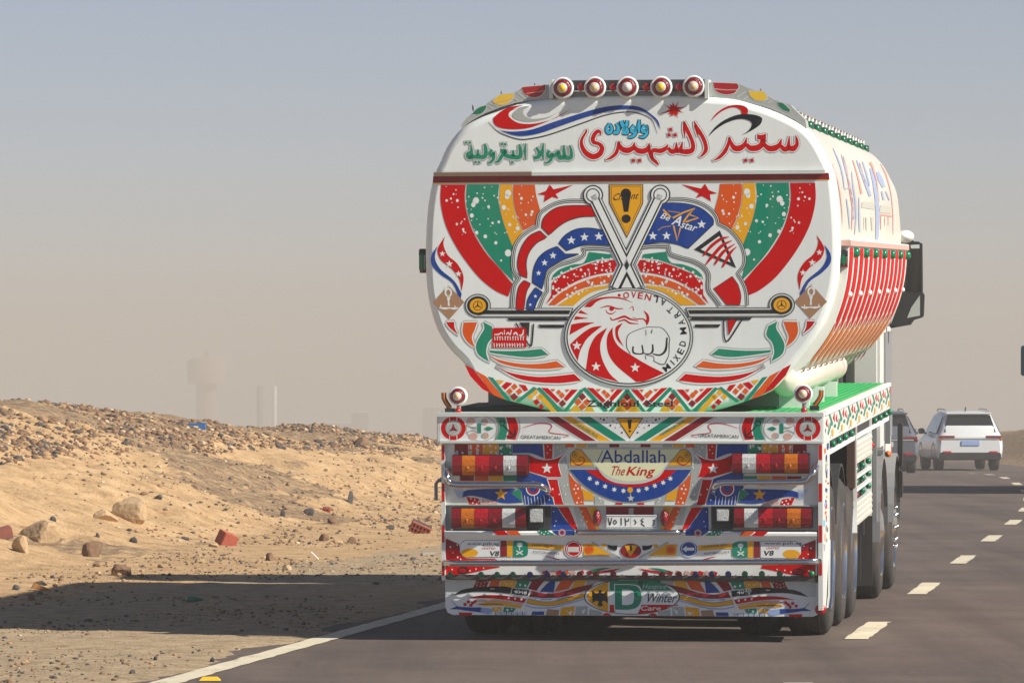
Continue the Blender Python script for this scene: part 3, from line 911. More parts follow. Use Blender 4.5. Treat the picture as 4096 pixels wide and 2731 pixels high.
# wave ribbons and brown diamonds, plumes
a = Art('C', 0.0, 2520); a.mirror = True
a.fill('R', 'c305,575 290,650 330,750 420,830 478,950 c460,1090 440,980 370,880 270,800 235,720 250,660')
for x, y, r in ((280, 737, 30), (345, 832, 36), (430, 925, 32)): a.star('W', x, y, r, 2)
a.cut('painted_ribbon')
a.fill('B', 'c235,665 178,750 180,840 260,930 380,1020 c448,1190 c460,1110 390,990 270,890 215,800 215,730')
a.build('painted_ribbon', truck)
a = Art('C', 0.0, 2516); a.mirror = True
a.fill('N', 'c335,1030 c485,1190 c345,1350 c190,1195', 2)
a.ring('W', 336, 1100, 28, 16, 3, 12, 36); a.line('W', '338,1130,40 338,1180,14 340,1225,18', 3); a.line('W', '300,1080,10 320,1050,16 345,1045,6', 3)
a.line('W', '250,1240,10 300,1248,20 350,1245,10 390,1250,20 430,1242,10', 3); a.line('W', '265,1215,8 265,1240,10', 3); a.line('W', '395,1220,8 400,1240,10', 3)
a.build('brown_diamond_sticker', truck)
a = Art('E', 0.0, 2519); a.mirror = True
for col, d in (('R', 'c222,362 c305,358 310,420 c345,490 260,420'), ('O', 'c405,365 c545,362 520,440 490,520 c522,628 440,560 395,470'), ('G', 'c612,362 c700,405 720,500 660,580 640,680 c670,775 560,700 535,600 580,500 620,430'),
               ('G', 'c670,655 800,662 1000,660 c1215,640 c1290,702 1100,728 900,712 c680,680'), ('O', 'c665,708 800,760 1000,795 1200,795 c1375,768 c1460,830 1250,850 1000,835 800,790'),
               ('R', 'c740,820 900,890 1150,930 1350,925 c1560,902 c1635,972 1400,998 1150,985 950,940')):
    a.edge('S', d, 46, 1); a.edge('W', d, 26, 2); a.fill(col, d, 3); a.cut('painted_plume')
# phone sticker
a = Art('E', 0.0, AXT)
a.fill('R', 'c705,440 c720,422 c1045,418 c1058,435 c1062,625 c705,628', 5)
for st in ('725,490,8 770,488,14 800,470,8 815,490,12', '830,440,6 832,490,8', '850,490,10 870,470,12 890,492,12 905,440,8', '925,490,14 950,470,16 970,500,12', '985,500,10 1020,490,16 1030,440,8'): a.line('W', st, 6)
for i in range(12):
    x = 728 + i * 27
    a.line('W', f'{x},510,8 {x+4},550,8', 6)
    if i % 3: a.line('W', f'{x},512,8 {x+14},514,8', 6)
for i in range(12):
    x = 722 + i * 27
    a.line('W', f'{x},580,8 {x+3},622,8', 6)
    if i % 4: a.line('W', f'{x+2},598,8 {x+16},596,8', 6)
a.build('red_phone_sticker', truck)

# round eagle emblem
a = Art('O', 0.0, AXT)
for c, k, l in (('K', 0, 13), ('L', 14, 14), ('K', 36, 15), ('W', 52, 16)): a.ell(c, 1040, 797 - (k * .1), 942 - k, 724 - k, l, 64)
for i in range(1): pass
RD = ['c385,355 470,280 600,225 800,205 950,225 c1110,295 950,245 800,228 650,245 560,290 490,355', 'c340,400 c450,465 c300,445', 'c265,490 c455,520 c240,545', 'c205,610 350,585 c550,580 400,640 c175,765',
      'c655,630 500,655 350,750 c185,900 215,985 c300,1145 320,1040 360,940 450,800', 'c730,655 560,780 470,950 440,1100 c415,1270 600,1370 c900,1450 760,1320 650,1100 630,880',
      'c808,650 740,750 720,880 750,1050 870,1220 c1150,1450 1300,1430 c1560,1320 1300,1190 1100,1070 930,960 850,870 810,760', 'c955,590 860,640 845,720 870,830 c970,935 900,800 890,700', 'c1255,400 1330,470 1340,560 c1305,630 1290,580 1300,500']
for d in RD: a.fill('R', d, 17)
for st in ('620,370,6 720,345,20 790,350,16 870,380,20 960,380,10', '705,400,8 740,445,16 800,455,16 855,415,8', '1050,385,6 1100,350,12 1110,410,14', '775,510,20 800,545,16 880,525,26 980,495,32 1060,530,26 1180,560,8',
           '885,570,14 980,545,24 1060,590,24 1185,600,8', '1100,510,8 1160,530,16 1250,530,16 1295,570,22'): a.line('R', st, 17)
a.ell('R', 795, 378, 34, 34, 18)
for x, y, r in ((285, 920, 72), (565, 1225, 72), (1135, 1240, 74)): a.star('W', x, y, r, 18)
for st in ('1065,1040,10 1010,930,12 1025,780,12 1120,710,9 1300,650,8 1400,650,8 1530,665,9 1630,790,11 1630,900,14 1625,1050,10 1570,1180,16', '1105,930,24 1110,1020,24 1200,1040,16 1250,1020,24 1235,910,20', '1250,1030,16 1340,1040,16 1390,1000,30 1390,900,20',
           '1390,1040,18 1500,1055,24 1580,980,36 1600,800,22', '1290,1120,10 1290,1060,10 1400,1080,10 1410,1140,10', '1400,1140,10 1500,1190,14 1570,1190,16', '1290,690,10 1295,770,10', '1385,680,10 1370,740,18'): a.line('K', st, 17)
a.ell('R', 903, 185, 22, 22, 17)
def ch(c, x, y, ang, h, col, w=None):
    w = w or h * 0.72
    t = math.radians(ang); ux, uy = math.cos(t), -math.sin(t); nx, ny = uy, -ux   # baseline dir, up dir in px
    bx, by = x - ux * w / 2 - (-ny * 0) , y
    bx = x - ux * w / 2 - (math.sin(-t)) * 0; 
    # centre of the glyph at x,y: shift down by h/2 along the glyph's own up axis
    upx, upy = uy, -ux
    bx = x - ux * w / 2 - upx * h / 2; by = y - uy * w / 2 - upy * h / 2
    a.text(c, bx, by, bx + ux * w, by + uy * w, h, col, 18, 0, 0.012)
for c, x, y, an in (('O', 1005, 183, 0), ('V', 1115, 176, -3), ('E', 1215, 188, -8), ('N', 1325, 212, -14)): ch(c, x, y, an, 92, 'R', 88 if c in 'ON' else 74)
for c, x, y, an in (('M', 1595, 1240, 40), ('I', 1680, 1165, 45), ('X', 1742, 1098, 50), ('E', 1800, 1000, 62), ('D', 1832, 888, 74), ('M', 1838, 703, 96), ('A', 1812, 580, 108), ('R', 1745, 468, 124), ('T', 1650, 395, 138), ('A', 1545, 288, 162), ('L', 1432, 240, 168)):
    ch(c, x, y, an, 92, 'K', {'M': 100, 'I': 16}.get(c, 74))
a.build('eagle_emblem', truck)

# zigzag band under the rear face
a = Art('E', 0.0, AXT)
def zz(mir):
    a.mirror = mir
zz(True)
a.fill('R', 'c415,805 c500,850 c715,1120 c600,1060 c470,920'); a.fill('O', 'c525,865 c635,925 c835,1170 c720,1125'); a.fill('G', 'c655,930 c710,940 c905,1190 c855,1180')
a.fill('Y', 'c740,960 c830,975 c785,1015'); a.fill('R', 'c850,985 c915,1000 c840,1068 c800,1030')
def sq(c, x, y, r=36): a.ell(c, x, y, r, r, 1, 4, 0.08)
for x, y in ((935, 1035), (885, 1083), (985, 1085)): sq('O', x, y)
sq('D', 930, 1140, 42)
a.fill('R', 'c980,1010 c1050,1020 c1080,1070 c1040,1085'); a.fill('G', 'c945,1190 c985,1200 c1175,1055 c1135,1035')
for k in range(2):
    s = 475 * k
    def sh(d): return ' '.join(('c' if t[0] == 'c' else '') + f"{float(t.strip('c').split(',')[0]) + s},{t.split(',')[1]}" for t in d.split())
    if k == 0:
        for x, y in ((1150, 1095), (1103, 1140), (1200, 1140)): sq('Y', x, y)
        sq('R', 1165, 1195); sq('R', 1215, 1245, 30); a.fill('Y', 'c1185,1140 c1225,1115 c1385,1300 c1320,1300')
    a.fill('G', sh('c1165,1055 c1200,1040 c1440,1285 c1415,1300 c1400,1300')); a.fill('R', sh('c1215,1045 c1285,1050 c1415,1180 c1385,1205'))
    a.fill('O', sh('c1310,1058 c1365,1060 c1340,1088')); sq('O', 1398 + s, 1092, 28); sq('O', 1432 + s, 1125, 34); a.fill('O', sh('c1465,1062 c1515,1064 c1482,1095'))
    a.fill('R', sh('c1530,1065 c1600,1065 c1480,1190 c1450,1160')); sq('D', 1437 + s, 1210, 40)
    a.fill('G', sh('c1440,1298 c1480,1298 c1662,1075 c1625,1062'))
    sq('D', 1645 + s, 1140, 42); sq('O', 1600 + s, 1195, 40); sq('O', 1692 + s, 1195, 40); sq('O', 1645 + s, 1245, 40)
    a.fill('Y', sh('c1550,1240 c1585,1225 c1630,1290 c1620,1303 c1510,1303')); a.fill('Y', sh('c1740,1240 c1705,1225 c1665,1290 c1670,1303 c1780,1303'))
a.cut('painted_zigzag_band')
for o_ in truck.children:
    if o_.name.startswith('painted_zigzag_band'): o_['kind'] = 'stuff'
zz(False)
a.text('Zaghloul', 1690, 1240, 2235, 1240, 62, 'K', 3, 0, 0.015); a.cut('painted_word'); a.text('Steel', 2315, 1240, 2590, 1240, 60, 'K', 3, 0, 0.015)
a.build('painted_words', truck)
# ------------------------------------------------------------------ bumper beam and lower rear
def bb(mb, px0, px1, py0, py1, ya, yb, m, yref=None, bev=0.0):
    """box between two planes ya (rear) and yb (front), outline measured at plane ya"""
    r = ya if yref is None else yref
    x0, z1 = B(px0, py0, r); x1, z0 = B(px1, py1, r)
    mb.box(min(x0, x1), max(x0, x1), ya, yb, z0, z1, m, bev)
YB = -0.25      # rear of the beam
YP = -0.212      # painted panel
mb = MB(); bb(mb, 1747, 3294, 1649, 1773, YB, -0.09, white_metal, bev=0.006)
beam = mb.xf(pit).build('bumper_beam', truck)
mb = MB(); bb(mb, 1746, 3295, 1650, 1666, YB - 0.018, YB - 0.001, PC['L'], YB); bb(mb, 1760, 3285, 1762, 1773, YB - 0.014, YB - 0.001, PC['L'], YB)
mb.xf(pit).build('beam_trim', truck)
AXB = 2519.5
a = Art('G', YB, AXB, base=0.0010); a.mirror = True
a.rect('X', 150, 112, 2139, 372, 0)
a.ell('W', 297, 240, 146, 132, 1); a.ell('R', 297, 240, 130, 124, 2)
a.rect('W', 254, 118, 262, 362, 3); a.rect('W', 330, 118, 338, 362, 3); a.rect('R', 262, 118, 330, 362, 4) 
a.ell('S', 298, 240, 84, 82, 5); a.ell('L', 298, 240, 66, 64, 6); a.ell('S', 298, 240, 58, 56, 7); a.tri3('D', 298, 245, 48, 22, 8)
a.cut('round_badge')
a.ell('W', 590, 245, 165, 132, 1, 32); a.ring('S', 590, 245, 160, 9, 2, 32, 128)
for x, y in ((480, 165), (505, 325)): a.ell('P', x, y, 44, 38, 3)
for x, y in ((625, 175), (632, 318)): a.ell('P', x, y, 36, 34, 3); a.ell('S', x - 22, y, 18, 26, 4)
a.rect('G', 548, 190, 587, 292, 4); a.fill('G', 'c618,245 660,222 c718,243 660,266', 4)
for st in ('430,200,8 500,235,14 560,215,8', '430,290,8 500,262,14 560,285,8', '480,230,10 545,245,16'): a.line('S', st, 4)
a.cut('flower_ornament')
for x in (0, 14): a.line('S', f'{720+x},118,5 {755+x},180,6 {765+x},250,6 {725+x},372,5', 3)
a.fill('G', 'c740,128 c835,128 862,240 c840,362 c735,358 770,250', 2); a.fill('R', 'c848,128 c945,130 978,240 c945,362 c852,352 880,250', 2)
a.ring('K', 808, 186, 26, 9, 4, 14); a.line('K', '815,205,10 925,315,16', 4); a.line('K', '852,318,10 900,335,18 940,305,18 945,225,6', 4); a.line('S', '975,125,6 995,240,8 955,372,6', 3)
a.cut('anchor_ornament')
a.line('R', '1020,235,4 1180,190,8 1300,195,9 1325,225,9 1305,285,8 1500,312,6 1440,335,4', 3)
a.cut('painted_swoosh')
a.fill('D', 'c1250,112 c1385,112 c1790,372 c1665,372', 2); a.cut('painted_chevron'); a.fill('Y', 'c1410,112 c1515,112 c1945,372 c1825,372', 2); a.cut('painted_chevron'); a.fill('G', 'c1570,112 c1715,112 c2105,372 c1975,372', 2)
a.cut('painted_chevron')
a.line('S', '1230,114,5 1640,374,5', 2)
a.dots('K', [(1835, 140, 9), (1870, 152, 12), (1940, 210, 10), (2060, 285, 9), (1905, 130, 5), (1965, 165, 6), (1990, 235, 6), (2010, 190, 4), (1960, 135, 4), (2045, 225, 5), (2000, 150, 4), (1900, 185, 5)], 3)
a.cut('painted_dots')
a.mirror = False
a.fill('K', 'c2000,132 c2282,132 c2141,346', 3); a.fill('Y', 'c2012,140 c2268,140 c2141,332', 4); a.fill('K', 'c2118,150 c2162,150 c2152,248 c2130,248', 5); a.ell('K', 2141, 270, 12, 12, 5)
a.cut('warning_triangle')
a.text('HARRISBURG', 1552, 192, 1798, 338, 30, 'G', 4, 0, 0.01)
a.cut('painted_words'); a.text('GREATAMERICAN', 1000, 350, 1415, 362, 38, 'K', 4)
a.cut('painted_words'); a.set('H'); a.text('HARRISBURG', 378, 322, 628, 178, 30, 'G', 4, 0, 0.01); a.cut('painted_words'); a.text('GREATAMERICAN', 765, 332, 1185, 348, 36, 'K', 4)
a.build('painted_words', truck)

# corner posts with reflector strips
for sgn, (xa, xb) in ((-1, (1764, 1781)), (1, (3272, 3291))):
    mb = MB(); bb(mb, xa, xb, 1775, 2440 if sgn > 0 else 2320, YB + 0.01, 0.02, white_metal, YB)
    mb.xf(pit).build('corner_post', truck)
    a = Art('Z', YB + 0.01, AXB, base=0.0010)
    for k, (y0, y1) in enumerate(((1778, 1838), (1932, 2005), (2100, 2160), (2160, 2168), (2245, 2300))): a.rect('R', xa + 4, y0, xb - 3, y1, 1)
    a.build('reflector_strip', truck)

# painted middle panel
mb = MB(); bb(mb, 1780, 3273, 1773, 2020, YP, -0.09, white_metal, YP); mb.xf(pit).build('rear_panel', truck)
a = Art('G', YP, AXB, base=0.0010); a.mirror = True
for c, x0, x1 in (('D', 310, 450), ('O', 458, 604), ('Y', 612, 765), ('G', 772, 912)): a.rect(c, x0, 405, x1, 525, 1)
a.dots('W', [(r_.choice((330, 400, 480, 545, 560, 620, 685, 745, 800, 835, 870, 895)) + r_.uniform(-8, 8), r_.uniform(420, 520), r_.uniform(8, 17)) for _ in range(34)], 2)
a.fill('B', 'c915,405 c1230,405 c1240,552 1100,500 c915,500', 1)
a.fill('R', 'c1245,405 c1335,405 c1330,560 c1255,565', 1); a.fill('S', 'c1345,405 c1455,405 c1500,460 c1350,560', 1); a.rect('O', 1468, 405, 1560, 440, 1)
a.fill('S', 'c1440,560 c1475,520 1500,700 1530,860 c1580,1045 c1460,1045 1430,900 c1350,640', 1)
a.fill('B', 'c960,700 c1085,700 c1270,765 1310,900 c1350,1045 c1040,1045 c1010,900 c960,860', 1)
a.fill('R', 'c1278,770 c1388,770 1415,900 c1455,1045 c1358,1045 1320,900', 2); a.edge('W', 'c1278,770 c1388,770 1415,900 c1455,1045 c1358,1045 1320,900', 8, 3)
a.cut('painted_colour_blocks')
d = 'c1075,515 1180,560 1290,572 1400,545 c1485,478 1395,600 c1428,750 c1290,750 c1085,690'
a.edge('W', d, 16, 3); a.fill('R', d, 4); a.star('W', 1275, 660, 60, 5)
a.cut('painted_star_flag')
a.ring('W', 1130, 870, 70, 12, 2); a.ring('R', 1130, 870, 48, 16, 3)
for i in range(7): a.line('W', f'{1040+i*34},{940+(i%3)*14},6 {1050+i*34},{1035},6', 2)
for c, x0, x1 in (('D', 365, 510), ('O', 520, 665), ('Y', 675, 812), ('G', 820, 958)): a.rect(c, x0, 735, x1, 790, 1)
a.cut('painted_colour_blocks')
a.fill('B', 'c390,962 450,885 c960,868 c900,920 c1025,1015 820,1022 600,965 480,945', 2); a.star('Y', 795, 928, 72, 3)
a.cut('painted_star_panel')
a.fill('G', 'c895,912 c990,868 c1000,900 c1020,1010 c960,965', 2)
a.fill('R', 'c430,955 c560,975 c590,1045 c470,1045', 1); a.fill('P', 'c600,975 c760,1010 c750,1045 c600,1045', 1)
a.dots('W', [(480, 975, 9), (520, 990, 9), (560, 1005, 9), (500, 1020, 9), (540, 1032, 9), (640, 1000, 7), (680, 1020, 7)], 2)
for i in range(6): a.line('U', f'{300+i*18},{870},4 {330+i*14},{925},7 {350+i*12},{975},4', 2)
a.dots('W', [(1285, 430, 7), (1310, 465, 7), (1280, 500, 7), (1385, 440, 7), (1420, 480, 7), (1450, 600, 7), (1480, 650, 8), (1455, 840, 8), (1490, 830, 8), (1470, 930, 9), (1335, 875, 9), (1300, 985, 8), (1405, 930, 8)], 3)
a.build('rear_panel_print', truck)
a = Art('Q', YP, AXB, base=0.0010); a.mirror = True
a.fill('O', 'c10,310 60,380 c118,425 c150,606 c75,606 30,470', 3); a.fill('Y', 'c128,450 c225,498 c242,560 c150,560', 3); a.fill('S', 'c238,510 c325,560 c332,606 c250,606', 3)
a.dots('W', [(75, 425, 8), (60, 460, 9), (95, 455, 10), (75, 495, 8), (100, 540, 7), (85, 580, 9), (125, 575, 6), (290, 545, 8), (300, 570, 7), (30, 330, 7)], 4)
for c, x0, x1 in (('Y', 80, 170), ('S', 180, 265), ('D', 375, 462)): a.rect(c, x0, 58, x1, 84, 3)
a.rect('R', 430, 583, 492, 600, 3)
a.cut('painted_bands')
a.mirror = False
a.fill('S', 'c8,285 c14,150 60,92 c1090,92 1138,150 c1142,285 1010,440 850,535 700,572 570,585 430,572 280,515 130,420', 2)
a.fill('B', 'c20,285 c1112,285 1000,425 850,520 700,560 570,575 430,560 280,503 140,412', 5)
a.fill('R', 'c160,290 c980,290 860,380 700,430 570,442 430,420 290,370', 6)
a.fill('L', 'c14,262 c14,150 60,96 c1090,96 1136,150 c1128,262 c885,262 820,350 700,402 570,415 430,402 330,350 c262,262', 7)
a.fill('M', 'c132,106 c1020,106 c880,248 810,330 700,376 570,390 440,376 340,330 c258,250', 8)
for sg in (0, 1):
    f = (lambda d: d) if not sg else (lambda d: ' '.join(('c' if t[0] == 'c' else '') + f"{1138 - float(t.strip('c').split(',')[0])},{t.split(',')[1]}" for t in d.split()))
    a.edge('K', f('c26,250 c28,150 70,107 c122,107 c240,250'), 5, 9); a.fill('Y', f('c26,250 c28,150 70,107 c122,107 c240,250'), 8)
    X = (lambda x: 1138 - x) if sg else (lambda x: x)
    a.tri3('K', X(66), 150, 24, 5, 10, 3)
    a.line('R', ' '.join(f'{X(x)},{y},{w}' for x, y, w in ((32, 185, 4), (60, 225, 8), (100, 242, 10), (145, 225, 10), (148, 185, 8), (120, 170, 7), (102, 190, 7), (115, 212, 5))), 9)
a.text('Abdallah', 300, 222, 880, 222, 112, 'B', 10, 0, 0.004); a.line('B', '268,222,8 318,112,6', 10)
a.text('The', 378, 335, 505, 335, 82, 'R', 10, 0.35); a.text('King', 528, 335, 770, 335, 78, 'R', 10, 0.35, 0.012)
for x, y in ((200, 365), (265, 405), (338, 435), (420, 463), (502, 475), (638, 472), (710, 455), (783, 430), (858, 402), (922, 365)): a.star('W', x, y, 25, 7, 6, 0.5, 0.2)
a.ell('Y', 562, 467, 25, 25, 7); a.line('S', '563,490,8 565,525,8', 7); a.star('L', 568, 542, 34, 7)
a.build('name_board', truck, 'cream name board with blue and red words above an arc of white stars')

# recessed light row
YR = -0.175
mb = MB(); bb(mb, 1782, 3272, 2020, 2120, YR, -0.09, PC['L'], YR)
mb.xf(pit).build('light_recess', truck)
mb = MB(); bb(mb, 1782, 3272, 2016, 2024, YP - 0.012, YR - 0.001, PC['S'], YP); mb.xf(pit).build('recess_lip', truck)
a = Art('G', YR, AXB, base=0.0010); a.mirror = True
a.fill('B', 'c1325,1060 c1385,1065 c1440,1160 c1560,1300 c1320,1300', 1); a.fill('R', 'c1385,1062 c1498,1062 c1545,1160 c1600,1300 c1535,1280', 2); a.edge('W', 'c1385,1062 c1498,1062 c1545,1160 c1600,1300 c1535,1280', 8, 1)
a.fill('S', 'c1550,1062 c1600,1062 c1700,1300 c1610,1300', 1); a.fill('O', 'c1605,1062 c1692,1062 c1792,1300 c1710,1300', 1); a.fill('Y', 'c1700,1062 c1795,1062 c1775,1180 c1830,1300 c1798,1300', 1)
a.dots('W', [(1640, 1110, 7), (1655, 1165, 7), (1635, 1200, 7), (1690, 1215, 7), (1665, 1250, 7), (1345, 1110, 6), (1370, 1210, 7), (1355, 1260, 6)], 2)
a.mirror = False
a.rect('D', 1893, 1060, 2392, 1146, 2); a.rect('S', 2130, 1075, 2180, 1140, 3)
a.build('recess_print', truck)
# number plate
mb = MB(); bb(mb, 2424, 2627, 2058, 2114, YR - 0.03, YR - 0.001, PC['X'], YR - 0.03, bev=0.003)
plate = mb.xf(pit).build('number_plate', truck)
a = Art('Q', YR - 0.03, AXB, base=0.0010)
for st in ('365,715,8 372,750,9 380,782,9 390,750,9 398,715,8', '425,735,8 440,755,9 425,772,9 412,755,8 425,735,8', '482,715,9 482,785,9', '515,718,8 522,742,8 545,745,8 549,722,8', '520,742,8 522,788,9', '598,732,8 614,758,9 600,776,9',
           '682,722,8 660,738,9 680,752,8', '682,752,8 662,768,9 692,792,9', '765,735,8 782,745,9 770,760,8 778,775,9 760,786,8'): a.line('K', st, 1)
a.line('S', '568,705,4 568,805,4', 1); a.edge('K', 'c352,702 c793,702 c793,804 c352,804', 4, 1)
o = a.build('plate_characters', plate)
# tail light clusters
def cluster(px0, px1, py0, py1, order, ya, name='tail_light'):
    mb = MB(); bb(mb, px0, px1, py0, py1, ya + 0.035, ya + 0.075, black_plastic, ya)
    h = mb.xf(pit).build(name, truck)
    x = px0 + 3; W = (px1 - px0 - 6)
    for m_, fr in order:
        mb = MB(); w = W * fr
        x0, z1 = B(x, py0 + 3, ya); x1, z0 = B(x + w, py1 - 3, ya)
        zc = (z0 + z1) / 2; hh = (z1 - z0) / 2
        prof = [(ya + 0.034, zc - hh), (ya + 0.008, zc - hh), (ya - 0.004, zc - hh * .6), (ya - 0.010, zc), (ya - 0.004, zc + hh * .6), (ya + 0.008, zc + hh), (ya + 0.034, zc + hh)]
        mb.loft([[(x0 + 0.001, y, z) for y, z in prof], [(x1 - 0.001, y, z) for y, z in prof]], m_, True, True, False)
        # bulb reflector glint inside each lens
        mb.xf(pit).build('lens', h)
        if fr > 0.14:
            mb = MB(); q = {id(lens_amber): lens_amber, id(lens_white): lens_white}.get(id(m_), lens_bright_red)
            mb.sphere(((x0 + x1) / 2 - 0.008, ya - 0.006, zc - hh * .2), 0.014, q, 10, 6, (0.8, 0.4, 1.1))
            mb.xf(pit).build('bulb', h)
        x += w
    return h
ordL = [(lens_red, .13), (lens_amber, .18), (lens_bright_red, .19), (lens_red, .18), (lens_white, .18), (lens_red, .14)]
ordR = [(lens_red, .13), (lens_white, .185), (lens_bright_red, .19), (lens_red, .18), (lens_amber, .18), (lens_red, .135)]
cluster(1806, 2112, 1819, 1903, ordL, YP - 0.075)
cluster(2926, 3236, 1812, 1894, ordR, YP - 0.075)
cluster(1803, 2106, 2030, 2113, ordL, YR - 0.075)
cluster(2933, 3249, 2030, 2112, ordR, YR - 0.075)
for (x0, x1, y0, y1, xa, xb) in ((2124, 2176, 2032, 2086, 2108, 2205), (2870, 2919, 2034, 2081, 2846, 2932)):
    mb = MB(); bb(mb, xa, xb, 2022, 2116, YR - 0.02, YR - 0.001, dark_metal, YR)
    bb(mb, x0 - 5, x1 + 5, y0 - 5, y1 + 12, YR - 0.06, YR - 0.021, black_plastic, YR)
    h = mb.xf(pit).build('reversing_light', truck)
    mb = MB(); bb(mb, x0, x1, y0, y1, YR - 0.072, YR - 0.061, lens_white, YR, bev=0.004); mb.xf(pit).build('lens', h)
for cxp in (2389, 2659):
    mb = MB(); x, z = B(cxp, 2070, YR)
    mb.lathe([(0.036, 0), (0.036, 0.03), (0.026, 0.045), (0.001, 0.05)], (x, YR - 0.002, z), (0, -1, 0), lens_red, 16)
    o = mb
    o.v = [(x + (v[0] - x) * 0.75, v[1], z + (v[2] - z) * 1.5) for v in o.v]
    o.xf(pit).build('plate_lamp', truck)
# chrome guard rails
def rail(pts, r, y, name='chrome_rail', yo=None):
    P = []
    for i, (px, py) in enumerate(pts):
        yy = y if yo is None else yo[i]
        x, z = B(px, py, y); P.append((x, yy, z))
    sp = []
    for i in range(len(P) - 1):
        for k in range(4):
            t = k / 4; p0 = np.array(P[max(i - 1, 0)]); p1 = np.array(P[i]); p2 = np.array(P[i + 1]); p3 = np.array(P[min(i + 2, len(P) - 1)])
            sp.append(tuple(0.5 * ((2 * p1) + (-p0 + p2) * t + (2 * p0 - 5 * p1 + 4 * p2 - p3) * t * t + (-p0 + 3 * p1 - 3 * p2 + p3) * t ** 3)))
    sp.append(P[-1])
    mb = MB(); mb.tube(sp, r, chrome, 12)
    return mb.xf(pit).build(name, truck)
yy = YP - 0.17
rail([(1772, 1882), (1784, 1886), (1787, 1905), (1795, 1926), (1820, 1937), (1900, 1938), (2050, 1938), (2140, 1938), (2166, 1944), (2184, 1962), (2190, 1990)], 0.021, yy, yo=[yy + .2, yy + .06, yy, yy, yy, yy, yy, yy, yy, yy + .06, yy + .2])
rail([(3268, 1868), (3258, 1870), (3252, 1890), (3235, 1915), (3210, 1926), (3130, 1928), (3000, 1929), (2900, 1929), (2870, 1936), (2852, 1955), (2846, 1985)], 0.021, yy, yo=[yy + .2, yy + .06, yy, yy, yy, yy, yy, yy, yy, yy + .06, yy + .2])
rail([(2308, 2131), (2330, 2129), (2520, 2129), (2700, 2128), (2722, 2126)], 0.017, YR - 0.12, yo=[YR, YR - .12, YR - .12, YR - .12, YR])
rail([(1799, 2252), (1830, 2252), (2500, 2250), (3215, 2246), (3246, 2245)], 0.020, -0.30, yo=[-.24, -.29, -.29, -.29, -.24])
mb = MB(); x, z = B(1748, 1935, YB)
mb.tube([(x + .03, YB + .1, z + .02), (x, YB + .08, z + .02), (x - .015, YB + .06, z), (x - .015, YB + .06, z - 0.11)], 0.012, grey_metal, 8); mb.xf(pit).build('side_hook', truck)

# sloping lower bumper
x0, zt = B(1783, 2118, YR); x1, _ = B(3270, 2118, YR)
zl = B(2500, 2140, YR - 0.075)[1]; zm = B(2500, 2158, YR - 0.045)[1]; zb = B(2500, 2300, YR - 0.06)[1]
mb = MB()
prof = [(YR, zt), (YR - 0.06, zt - 0.004), (YR - 0.075, zt - 0.012), (YR - 0.075, zl), (YR - 0.045, zm), (YR - 0.045, zb), (YR, zb)]
mb.loft([[(x0, y, z) for y, z in prof], [(x1, y, z) for y, z in prof]], PC['X'], True, True, False)
mb.xf(pit).build('lower_bumper', truck)
a = Art('I', YR - 0.075, AXB, base=0.0010); a.mirror = True
a.fill('R', 'c785,206 c930,206 c988,262 c850,262', 1); a.fill('O', 'c940,206 c1085,206 c1130,262 c1010,262', 1); a.fill('G', 'c1305,206 c1440,206 c1530,262 c1370,262', 1); a.fill('B', 'c1480,206 c1760,206 c1755,262 c1560,262', 1)
a.dots('W', [(1340, 215, 8), (1370, 235, 9), (1400, 250, 9), (1420, 220, 8), (1450, 240, 8)], 2); a.ring('P', 1612, 232, 34, 18, 2); a.ring('R', 1612, 232, 16, 7, 3)
a.build('ledge_print', truck)
YL = YR - 0.045
a = Art('I', YL, AXB, base=0.0010); a.mirror = True
a.fill('R', 'c245,300 c400,365 c412,450 440,505 c500,538 c820,538 c860,560 c860,600 c880,640 760,660 c500,715 c245,740', 1)
a.fill('D', 'c245,300 c400,365 c410,440 c245,420', 2)
a.dots('W', [(300, 400, 10), (380, 375, 8), (385, 520, 11), (330, 470, 7), (420, 545, 9), (320, 665, 9), (530, 680, 9), (600, 660, 9), (690, 650, 8)], 3)
a.ring('K', 448, 675, 55, 16, 3, 20, 34); a.tri3('R', 448, 675, 34, 14, 3)
a.cut('red_corner_print')
d = 'c470,325 c880,325 c880,515 c500,520 425,480 c412,440 420,370'
a.edge('K', d, 8, 3); a.fill('X', d, 4); a.ell('Y', 525, 470, 100, 52, 5)
a.cut('oval_sticker'); a.rect('D', 890, 325, 960, 515, 4); a.rect('Y', 966, 325, 1030, 515, 4)
a.cut('striped_sticker')
a.fill('G', 'c1038,325 c1130,325 1200,350 1212,430 1200,500 c1130,518 c1038,518', 4); a.ell('W', 1115, 375, 34, 26, 5); a.line('W', '1112,395,10 1112,440,10', 5); a.line('W', '1075,445,14 1150,490,14', 5); a.line('W', '1150,445,14 1075,490,14', 5)
a.cut('green_sticker')
a.fill('Y', 'c1190,350 c1630,378 c1625,440 c1212,408', 4); a.cut('yellow_sticker'); a.fill('Y', 'c1850,365 c1980,365 c2200,500 c1870,505', 3); a.ell('O', 1930, 432, 42, 38, 4); a.ring('O', 1930, 432, 50, 10, 4)
a.cut('sun_sticker')
a.line('S', '1960,340,16 2300,530,20', 4); a.fill('K', 'c2140,370 2200,385 c2262,382 2250,440 c2165,420', 4); a.ell('Y', 2105, 385, 30, 22, 4)
a.cut('eye_sticker')
a.fill('R', 'c1380,500 c1450,510 c1600,550 c1560,552', 2)
for k, (c, x) in enumerate((('R', 1380), ('P', 1460), ('R', 1540), ('O', 1620), ('P', 1700), ('R', 1800), ('D', 1900), ('G', 1990))): a.fill(c, f'c{x},690 c{x+60},672 c{x+75},712 c{x+20},740', 2)
